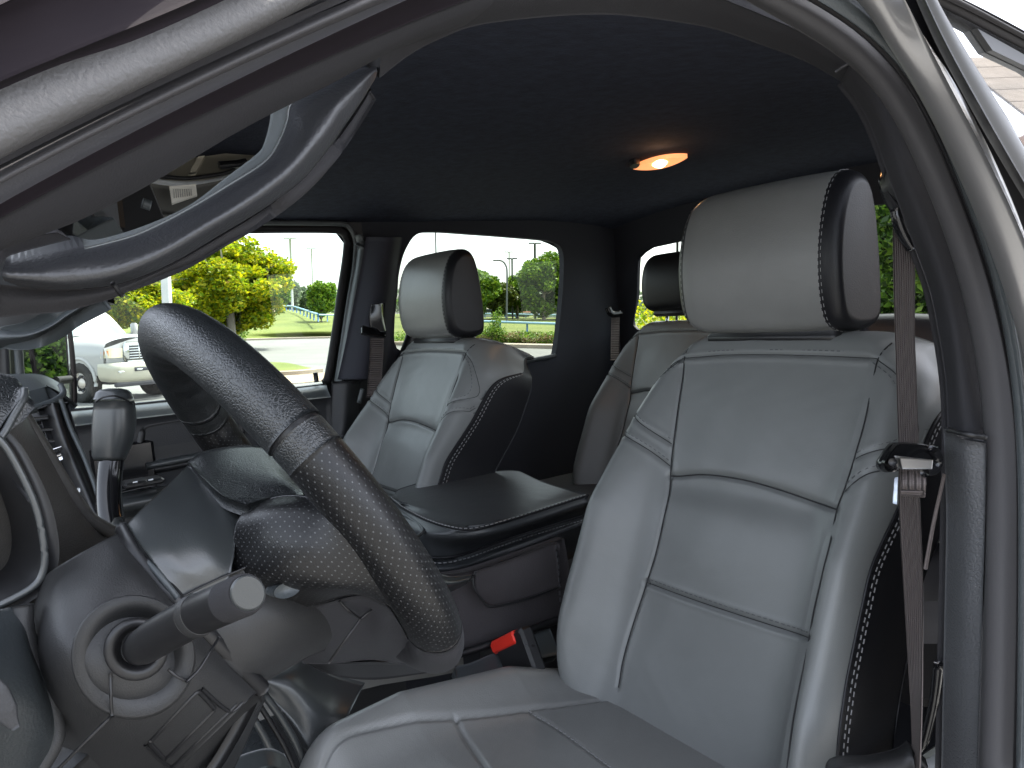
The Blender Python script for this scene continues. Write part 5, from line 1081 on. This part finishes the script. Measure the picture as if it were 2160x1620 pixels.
# trees
def at(u, v, d, z=0.): p = EYE+wray(u, v)*d; p[2] = z; return p
s = 36/FPX
tree('yellow-green maple with a pale trunk, largest tree in the front side window', at(488, 660, 36), 5, (140*s*1.0, 140*s, 120*s), 1.65+(655-598)*s, 46000, 140, L_MAPLE, 11, trunk=.22, lsz=.10, bark=mat('pale_bark', (.42, .38, .34), .9), cr_=.235)
s = 30/FPX
tree('bright green tree left of the white post, behind the pickup', at(300, 660, 30), 4, (125*s, 95*s, 74*s), 1.65+(655-618)*s, 22000, 44, L_MAPLE, 21, trunk=.12, lsz=.075, cr_=.42)
s = 60/FPX
tree('green conifer-like tree on the far right of the front side window', at(678, 660, 60, .5), 5, (30*s, 30*s, 46*s), 1.15+(655-620)*s, 6000, 36, L_GREEN, 31, trunk=.15, lsz=.13, cr_=.36)
s = 90/FPX
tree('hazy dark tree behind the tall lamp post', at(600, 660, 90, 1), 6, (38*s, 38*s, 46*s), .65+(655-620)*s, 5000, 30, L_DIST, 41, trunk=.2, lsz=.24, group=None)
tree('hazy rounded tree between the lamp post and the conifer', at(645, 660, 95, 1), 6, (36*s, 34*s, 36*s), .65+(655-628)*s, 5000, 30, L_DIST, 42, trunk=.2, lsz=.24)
tree('low green tree right behind the pale maple trunk', at(565, 660, 70, .5), 6, (40*s, 34*s, 34*s), 1.1+(655-628)*s*.8, 6000, 30, L_GREEN, 43, trunk=.2, lsz=.16)
s = 75/FPX
for i, (u, top, wd_, lb) in enumerate([(1005, 572, 52, 'green tree just right of the passenger headrest'), (1050, 590, 40, 'shorter olive tree below the curved street light'), (1092, 578, 44, 'dark green tree between the street light and the tallest tree'), (1148, 536, 62, 'tallest bushy tree at the right of the rear side window'), (1210, 548, 60, 'tree half hidden by the pillar at the right end of the row'), (900, 600, 60, 'tree mostly hidden behind the passenger headrest')]):
    hgt = (655-top)*s; dd = 75+3*(i % 3); tree(lb, at(u, 660, dd, .4), 6, (wd_*s*1.12, wd_*s*1.12, hgt*.62), .4+hgt*.50+.7, 14000, 60, L_GREEN if i != 1 else leafmat('olive_leaves', [(.05, .08, .015), (.10, .14, .02), (.16, .17, .03)]), 60+i, trunk=.2, lsz=.17, bark=BARK, group=None, cr_=.32)
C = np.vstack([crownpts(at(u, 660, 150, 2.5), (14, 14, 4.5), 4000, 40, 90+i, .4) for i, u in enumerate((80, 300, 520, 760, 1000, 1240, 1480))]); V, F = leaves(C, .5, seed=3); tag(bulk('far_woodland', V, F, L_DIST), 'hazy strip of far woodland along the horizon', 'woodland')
# ivy shrub under the maple, weeds on the kerb
def shrub(name, label, c, rad, n, lm, seed, lsz, cat='shrub', cr_=.45):
    t = thing(name, label, cat, (c[0], c[1], 0), cab=False); C = crownpts(c, rad, n, 24, seed, cr_); C[:, 2] = np.abs(C[:, 2]-.0); V, F = leaves(C, lsz, seed=seed); bulk('foliage', V, F, lm, t)
    w_tube('stem', [A(c[0], c[1], -.05), A(c[0], c[1], c[2])], .03, BARKD, t, n=3, k=6); return t
shrub('green_shrub', 'dark green shrub at the foot of the yellow maple', at(478, 690, 38, 1.0), (1.3, 1.3, 1.5), 5000, L_GREEN, 71, .06)
for i, (u, w, h, lm, lb) in enumerate([(1036, .9, .75, L_GREEN, 'tall leafy weeds left of the nearer fence post, on the kerb'), (1052, .55, 1.3, L_GREEN, 'upright yellow-green weed in front of the leftmost fence post'), (1085, 1.0, .35, L_DRY, 'reddish dry groundcover in the middle of the kerb bed'), (1105, 1.1, .45, L_GREEN, 'low green groundcover mound below the middle fence post'), (1155, 1.0, .42, L_GREEN, 'low green mound at the right end of the kerb bed'), (1130, 1.2, .35, L_DRY, 'brown dry patch at the right of the kerb bed'), (880, 1.6, .5, L_GREEN, 'low weeds below the passenger headrest'), (1015, .9, .5, L_DRY, 'tan dry weeds at the left of the kerb bed')]):
    shrub('kerb_plant', lb, at(u, 715, 39.5, .15+h*.3), (w, w, h), 1800, lm, 80+i, .05, 'plant')
# hedge behind the pickup
hd = thing('hedge', 'dense glossy green hedge close behind the truck, seen through the back window', 'hedge', (2.9, -5.3, 0), cab=False)
r_ = np.random.default_rng(9); n = 42000
Cx = r_.uniform(1.2, 4.55, n); dep = r_.random(n)**2.2*.7; Cz = r_.uniform(0, 3.1, n)
und = .10*np.sin(Cx*2.1+Cz*1.3)+.08*np.sin(Cx*5.3-Cz*3.7)+.06*np.sin(Cz*7.+Cx*2.2)+.05*np.sin(Cx*11+Cz*9)
C = np.column_stack([Cx, -4.7-dep+und, Cz]); V, F = leaves(C, .030, flat=.9, seed=9, asp=.5); bulk('leaf_mass', V, F, L_HEDGE, hd)
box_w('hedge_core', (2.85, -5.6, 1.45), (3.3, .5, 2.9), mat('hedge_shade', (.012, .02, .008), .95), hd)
shb = thing('low_hedge', 'low sunlit yellow-green hedge past the end of the tall one, in the back window corner', 'hedge', (6.6, -7, 0), cab=False)
n = 18000; Cx = r_.uniform(4.6, 8.3, n); C = np.column_stack([Cx, -6.6-r_.random(n)*1.6+.12*np.sin(Cx*4), r_.uniform(0, 1.72, n)+.06*np.sin(Cx*6)]); V, F = leaves(C, .035, flat=.9, seed=12); bulk('leaf_mass', V, F, L_MAPLE, shb)
# far little things: sign, building, cars
mo = thing('monument_sign', 'white arched sign pillar with a dark oval board beside it, under the tallest tree', 'sign', wd(1150, 674, 84), cab=False)
WS = mat('sign_white', (.62, .60, .52), .6); DK = mat('sign_dark', (.05, .05, .06), .6); RX = [Rw, np.cross(A(0, 0, 1), Rw), A(0, 0, 1)]; s = 84/FPX
P = [wd(u, v, 84) for u, v in [(1146, 676), (1147, 650), (1150, 647), (1155, 648), (1160, 653), (1157, 676)]]; V, F = prism(P, Fw*A(1, 1, 0), .6); put('pillar', V, F, WS, mo, cab=False, smooth=False)
box_w('post', wd(1126, 662, 84), (3*s, .2, 26*s), WS, mo, ax=RX); P = [wd(1137+9*math.cos(a), 652+6.5*math.sin(a)*(1 if math.sin(a) < 0 else .5), 84.2) for a in np.linspace(0, 6.28, 20)[:-1]]; V, F = prism(P, Fw*A(1, 1, 0), .3); put('board', V, F, DK, mo, cab=False, smooth=False)
P = [wd(1138+6.5*math.cos(a), 655+1.8*math.sin(a), 84.1) for a in np.linspace(0, 6.28, 16)[:-1]]; V, F = prism(P, Fw*A(1, 1, 0), .1); put('oval_panel', V, F, WS, mo, cab=False, smooth=False)
box_w('logo_bar', wd(1152, 669, 83.9), (3*s, .05, 3.5*s), DK, mo, ax=RX)
tr2 = thing('flatbed_trailer', 'dark trailer with an orange and white stripe behind the far fence', 'trailer', wd(1118, 668, 90), cab=False); s = 90/FPX
box_w('bed', wd(1120, 664, 90), (46*s, 1.5, 4*s), DK, tr2, ax=RX); box_w('stripe', wd(1122, 659.5, 89), (50*s, .1, 2*s), mat('stripe_cream', (.6, .5, .42), .6), tr2, ax=RX); box_w('stripe', wd(1108, 657.8, 89), (22*s, .1, 1.2*s), mat('stripe_orange', (.6, .14, .06), .6), tr2, ax=RX)
for u in (1105, 1132):
    V, F, uv = sweep([wd(u, 668, 88.9), wd(u, 668, 89.3)], 4*s*.5, n=2, k=14); put('wheel', V, F, DK, tr2, cab=False)
CARP = mat('car_silver', (.5, .52, .55), .3, metal=.5); GLD = mat('car_window', (.03, .035, .04), .15)
def far_car(label, u, v, d, L_, m):
    t = thing('parked_car', label, 'car', wd(u, v, d), cab=False); c = wd(u, v, d)
    Pf = [(-.5, .25), (-.5, .6), (-.36, .78), (-.22, .85), (-.08, 1.25), (.22, 1.25), (.38, .85), (.5, .75), (.5, .25)]
    P = [c+Rw*x*L_+A(0, 0, z) for x, z in Pf]; V, F = prism(P, Fw*A(1, 1, 0), 1.6); put('body', V, F, m, t, cab=False, smooth=False)
    P = [c+Rw*x*L_+A(0, 0, z)-Fw*A(.03, .03, 0) for x, z in [(-.19, .86), (-.07, 1.18), (.2, 1.18), (.32, .86)]]; V, F = prism(P, Fw*A(1, 1, 0), .02); put('window', V, F, GLD, t, cab=False, smooth=False)
    for x in (-.3, .3): V, F, uv = sweep([c+Rw*x*L_+A(0, 0, .3)-Fw*.05, c+Rw*x*L_+A(0, 0, .3)+Fw*.2], .32, n=2, k=14, up=A(0, 0, 1)); put('wheel', V, F, DK, t, cab=False)
    return t
far_car('silver car parked right of the monument sign', 1172, 676, 88, 4.4, CARP); far_car('dark car parked under the trees left of the trailer', 1078, 675, 95, 4.4, mat('car_dark', (.06, .07, .09), .3)); far_car('pale car behind the fence beside the passenger headrest', 1018, 674, 92, 4.4, CARP)
bl = thing('small_building', 'small cream building under the trees beside the passenger headrest', 'building', wd(1016, 668, 100), cab=False); s = 100/FPX
box_w('wall', wd(1017, 660, 100), (18*s, 4, 18*s), mat('cream_wall', (.5, .44, .36), .8), bl, ax=RX); P = [wd(1006, 652, 99), wd(1017, 645, 99), wd(1030, 652, 99)]; V, F = prism(P, Fw*A(1, 1, 0), 5); put('roof', V, F, mat('cream_roof', (.45, .38, .30), .8), bl, cab=False, smooth=False); box_w('window', wd(1018, 659, 97.9), (2*s, .1, 8*s), WS, bl, ax=RX)
# house reflected in the rear door glass
def refl(u, v, d): r = ray(u, v); p = r*(.27/r[0]); q = r*A(-1, 1, 1); return TW(p+q*d)
hs = thing('house', 'building with a brown shingled roof, visible only as a reflection in the rear door glass', 'house', A(1, 1, 0)*refl(2110, 300, 12), cab=False)
SH = mat('brown_shingles', (.085, .068, .052), .9, bump=[('noise', 3, .5, .1)], var=(1.2, .25))
c0, c1 = refl(2040, 118, 12), refl(2240, 210, 12); tx = (c1-c0)*A(1, 1, 0); Lh = np.linalg.norm(tx); tx /= Lh; ny_ = np.cross(tx, A(0, 0, 1)); ny_ = ny_*(-1 if ny_@(c0-EYE) > 0 else 1)
zt = c0[2]; pk = c0+ny_*-3+A(0, 0, 0); rows = []
base = c0*A(1, 1, 0)
for i in range(14):
    z0 = zt*.98-i*.28; off = ny_*i*.34; V, F = boxv(base+tx*(Lh*1.2)+off+A(0, 0, z0), (Lh*2.6, .42, .04), [tx, ny_*math.cos(.69)-A(0, 0, 1)*math.sin(.69), np.cross(tx, ny_*math.cos(.69)-A(0, 0, 1)*math.sin(.69))]); put('shingle_course', V, F, SH, hs, cab=False, smooth=False)
box_w('wall', base+tx*Lh*1.2-ny_*1+A(0, 0, zt*.5-.8), (Lh*2.5, 7, zt*1.0-1.6), mat('tan_brick', (.3, .2, .15), .9), hs, ax=[tx, ny_, A(0, 0, 1)])

# ================================================================== WHITE PICKUP
pk = thing('pickup_truck', 'white pickup truck with chrome grille and bumper parked across the lot', 'pickup truck', wg(180, 850), cab=False)
n1 = wg(186, 848); n2 = wg(322, 832); ax_ = (n2-n1)*A(1, 1, 0); trk = np.linalg.norm(ax_); ax_ /= trk; hdg = np.cross(A(0, 0, 1), ax_); hdg = hdg*(1 if hdg@Rw > 0 else -1)
KT = trk/1.75
def PK(x, y, z):
    z = z if z < .55 else .55+(z-.55)*1.10
    return n1*A(1, 1, 0)+ax_*(x*KT)+hdg*(y*KT)+A(0, 0, z*KT)     # x across from the near wheel, y forward, z up
TWH = mat('white_truck_paint', (.36, .356, .345), .25, coat=.6); TIRE = mat('tyre_rubber', (.022, .021, .020), .85, bump=[('vor', 14, .8, .02)]); TGL = mat('windshield_dark', (.10, .16, .19), .06, spec=1)
def pkl(name, rows, m, parent=None, n=24, sub=5, th=.03, smooth=True):
    G = surf([np.array([PK(*p) for p in r_]) for r_ in rows], n, sub, smooth); V, F = G.reshape(-1, 3), gridf(*G.shape[:2]); return put(name, V, F, m, parent or pk, cab=False)
xm = .875; hw = 1.0
body = pkl('body', [[(xm-hw, y, .62), (xm-hw-.02, y, .95), (xm-hw, y, 1.18), (xm-hw+.12, y, 1.30), (xm-.45, y, 1.36+.02), (xm, y, 1.38), (xm+.45, y, 1.38), (xm+hw-.12, y, 1.30), (xm+hw, y, 1.18), (xm+hw+.02, y, .95), (xm+hw, y, .62)] for y in (.80,)]
     + [[(xm-hw-.02, y, .62), (xm-hw-.04, y, .95), (xm-hw, y, 1.22), (xm-hw+.12, y, 1.34), (xm-.45, y, 1.42), (xm, y, 1.44), (xm+.45, y, 1.42), (xm+hw-.12, y, 1.34), (xm+hw, y, 1.22), (xm+hw+.04, y, .95), (xm+hw+.02, y, .62)] for y in (.3, -.5, -.85)], TWH)
pkl('front_face', [[(xm-hw, .80, .62), (xm-hw+.02, .84, .95), (xm-hw, .80, 1.18)], [(xm, .88, .62), (xm, .92, .95), (xm, .86, 1.38)], [(xm+hw, .80, .62), (xm+hw-.02, .84, .95), (xm+hw, .80, 1.18)]], TWH)
cabp = pkl('cab_roof', [[(xm-.86, -.75, 1.38), (xm-.4, -.62, 1.40), (xm+.4, -.62, 1.40), (xm+.86, -.75, 1.38)], [(xm-.72, -1.35, 1.90), (xm-.3, -1.30, 1.93), (xm+.3, -1.30, 1.93), (xm+.72, -1.35, 1.90)], [(xm-.72, -2.0, 1.96), (xm-.3, -2.0, 1.99), (xm+.3, -2.0, 1.99), (xm+.72, -2.0, 1.96)], [(xm-.72, -3.2, 1.93), (xm-.3, -3.2, 1.96), (xm+.3, -3.2, 1.96), (xm+.72, -3.2, 1.93)]], TWH, sub=6)
pkl('windshield', [[(xm-.80, -.74, 1.41), (xm-.4, -.60, 1.42), (xm+.4, -.60, 1.42), (xm+.80, -.74, 1.41)], [(xm-.66, -1.32, 1.885), (xm-.3, -1.26, 1.91), (xm+.3, -1.26, 1.91), (xm+.66, -1.32, 1.885)]], TGL)
for sx_ in (-1, 1):
    pkl('cab_side', [[(xm+sx_*.98, -.80, 1.32), (xm+sx_*.98, -3.3, 1.30)], [(xm+sx_*.98, -.85, 1.34), (xm+sx_*.98, -3.3, 1.32)], [(xm+sx_*.73, -1.38, 1.90), (xm+sx_*.73, -3.3, 1.93)]], TWH, smooth=False)
    pkl('side_glass', [[(xm+sx_*.975, -.98, 1.36), (xm+sx_*.975, -3.1, 1.36)], [(xm+sx_*.79, -1.42, 1.80), (xm+sx_*.79, -3.1, 1.82)]], TGL, smooth=False)
    pkl('body_side', [[(xm+sx_*1.0, -.45, .60), (xm+sx_*1.0, -5.2, .60)], [(xm+sx_*1.02, -.5, 1.0), (xm+sx_*1.02, -5.2, 1.0)], [(xm+sx_*.98, -.55, 1.34), (xm+sx_*.98, -5.2, 1.34)]], TWH, smooth=False)
    # fender arch
    P = [(xm+sx_*1.035, .52*math.cos(a), .44+.52*math.sin(a)) for a in np.linspace(-.1, math.pi+.1, 24)]; V, F, uv = sweep([PK(*p) for p in P], .035, n=30, k=8); put('arch_lip', V, F, TWH, pk, cab=False)
    P = [PK(xm+sx_*1.0, .50*math.cos(a), .44+.50*math.sin(a)) for a in np.linspace(0, 2*math.pi, 24)[:-1]]; V, F = prism(P, ax_*-sx_, .03); put('wheel_well', V, F, mat('wheel_well_black', (.01, .01, .01), .9) if 'wheel_well_black' not in MATS else MATS['wheel_well_black'], pk, cab=False, smooth=False)
    for yy in (0, -3.7):
        prof = [(.22, .0), (.24, .12), (.40, .15), (.435, .11), (.44, 0), (.435, -.11), (.40, -.15), (.24, -.12)]
        k = 36; G = np.array([[PK(xm+sx_*.875+p[1]+sx_*.06, yy+(p[0]+(.010 if (j % 2 and p[0] > .42) else 0))*math.cos(2*math.pi*j/k), .435+(p[0]+(.010 if (j % 2 and p[0] > .42) else 0))*math.sin(2*math.pi*j/k)) for p in prof] for j in range(k)])
        whl_ = put('wheel', G.reshape(-1, 3), gridf(k, len(prof), True, True), TIRE, pk, cab=False)
        G = np.array([[PK(xm+sx_*(.875+.06+q), yy+r0*math.cos(2*math.pi*j/k), .435+r0*math.sin(2*math.pi*j/k)) for r0, q in ((.235, .12), (.22, .08), (.13, .04), (.10, .09), (.03, .10), (.001, .10))] for j in range(k)])
        put('rim', G.reshape(-1, 3), gridf(k, 6, True), mat('rim_paint', (.55, .5, .45), .35, metal=.5) if 'rim_paint' not in MATS else MATS['rim_paint'], whl_, cab=False)
        for j in range(8):
            a = j*math.pi/4+.2; V, F = boxv(PK(xm+sx_*(.875+.06+.068), yy+.175*math.cos(a), .435+.175*math.sin(a)), (.02, .05, .035), [ax_, hdg*math.cos(a)+A(0, 0, 1)*math.sin(a), -hdg*math.sin(a)+A(0, 0, 1)*math.cos(a)]); put('rim_slot', V, F, DK, whl_, cab=False, smooth=False)
    hl_ = pkl('headlight', [[(xm+sx_*.60, .90, 1.17), (xm+sx_*.90, .85, 1.17), (xm+sx_*1.01, .70, 1.13)], [(xm+sx_*.62, .91, .98), (xm+sx_*.92, .87, .98), (xm+sx_*1.03, .72, .98)]], mat('headlight_lens', (.62, .56, .36), .15, coat=1) if 'headlight_lens' not in MATS else MATS['headlight_lens'], smooth=False)
    pkl('indicator', [[(xm+sx_*.93, .85, 1.13), (xm+sx_*1.02, .715, 1.10)], [(xm+sx_*.93, .86, 1.02), (xm+sx_*1.02, .735, 1.02)]], mat('amber_lens', (.8, .28, .08), .2) if 'amber_lens' not in MATS else MATS['amber_lens'], hl_, smooth=False)
    V, F = boxv(PK(xm+sx_*1.20, -.95, 1.50), (.10, .16, .30), [ax_, hdg, A(0, 0, 1)], .03); mo_ = put('side_mirror', V, F, TWH, pk, cab=False); V, F, uv = sweep([PK(xm+sx_*.95, -.95, 1.40), PK(xm+sx_*1.2, -.95, 1.42)], .02, n=3, k=6); put('mirror_arm', V, F, DK, mo_, cab=False)
CHW = mat('bright_chrome', (.72, .73, .72), .18, metal=.9)
def pkb(name, c, s_, m, parent=None, bev=.02): V, F = boxv(PK(*c), tuple(q*KT for q in s_), [ax_, hdg, A(0, 0, 1)], bev); return put(name, V, F, m, parent or pk, cab=False)
gr_ = pkb('grille_surround', (xm, .90, 1.09), (1.16, .12, .46), CHW, bev=.05); pkb('grille_shade', (xm, .945, 1.09), (.98, .06, .32), DK, gr_)
for i in range(6): pkb('grille_bar', (xm, .975, .955+i*.054), (.98, .03, .022), CHW, gr_, .005)
for i in (-1, 1): pkb('grille_post', (xm+i*.24, .98, 1.09), (.03, .03, .32), CHW, gr_, .005)
bu = pkl('bumper', [[(xm-1.04, .62, .86), (xm-.95, .95, .88), (xm-.4, 1.06, .88), (xm+.4, 1.06, .88), (xm+.95, .95, .88), (xm+1.04, .62, .86)], [(xm-1.05, .62, .78), (xm-.96, 1.0, .79), (xm-.4, 1.10, .79), (xm+.4, 1.10, .79), (xm+.96, 1.0, .79), (xm+1.05, .62, .78)], [(xm-1.04, .62, .60), (xm-.95, .99, .58), (xm-.4, 1.09, .56), (xm+.4, 1.09, .56), (xm+.95, .99, .58), (xm+1.04, .62, .60)], [(xm-.98, .62, .50), (xm-.9, .93, .48), (xm-.4, 1.02, .47), (xm+.4, 1.02, .47), (xm+.9, .93, .48), (xm+.98, .62, .50)]], mat('champagne_bumper', (.46, .44, .36), .3, metal=.4))
pkb('bumper_cut', (xm, 1.105, .73), (.95, .03, .09), DK, bu); pkb('tow_hook', (xm-.36, 1.12, .73), (.16, .06, .04), CHW, bu); pkb('tow_hook', (xm+.36, 1.12, .73), (.16, .06, .04), CHW, bu); pkb('fog_light', (xm-.78, 1.055, .70), (.16, .05, .06), CHW, bu); pkb('fog_light', (xm+.78, 1.055, .70), (.16, .05, .06), CHW, bu); pkb('air_dam', (xm, .92, .42), (1.7, .12, .12), DK, bu)
pkb('underbody', (xm, -2.2, .55), (1.5, 5.6, .3), DK)
V, F, uv = sweep([PK(xm-.55, -.70, 1.44), PK(xm-.1, -.85, 1.60)], .012, n=3, k=6); put('wiper', V, F, DK, pk, cab=False)

# tidy
for o in bpy.data.objects:
    if '_o' in o: del o['_o']
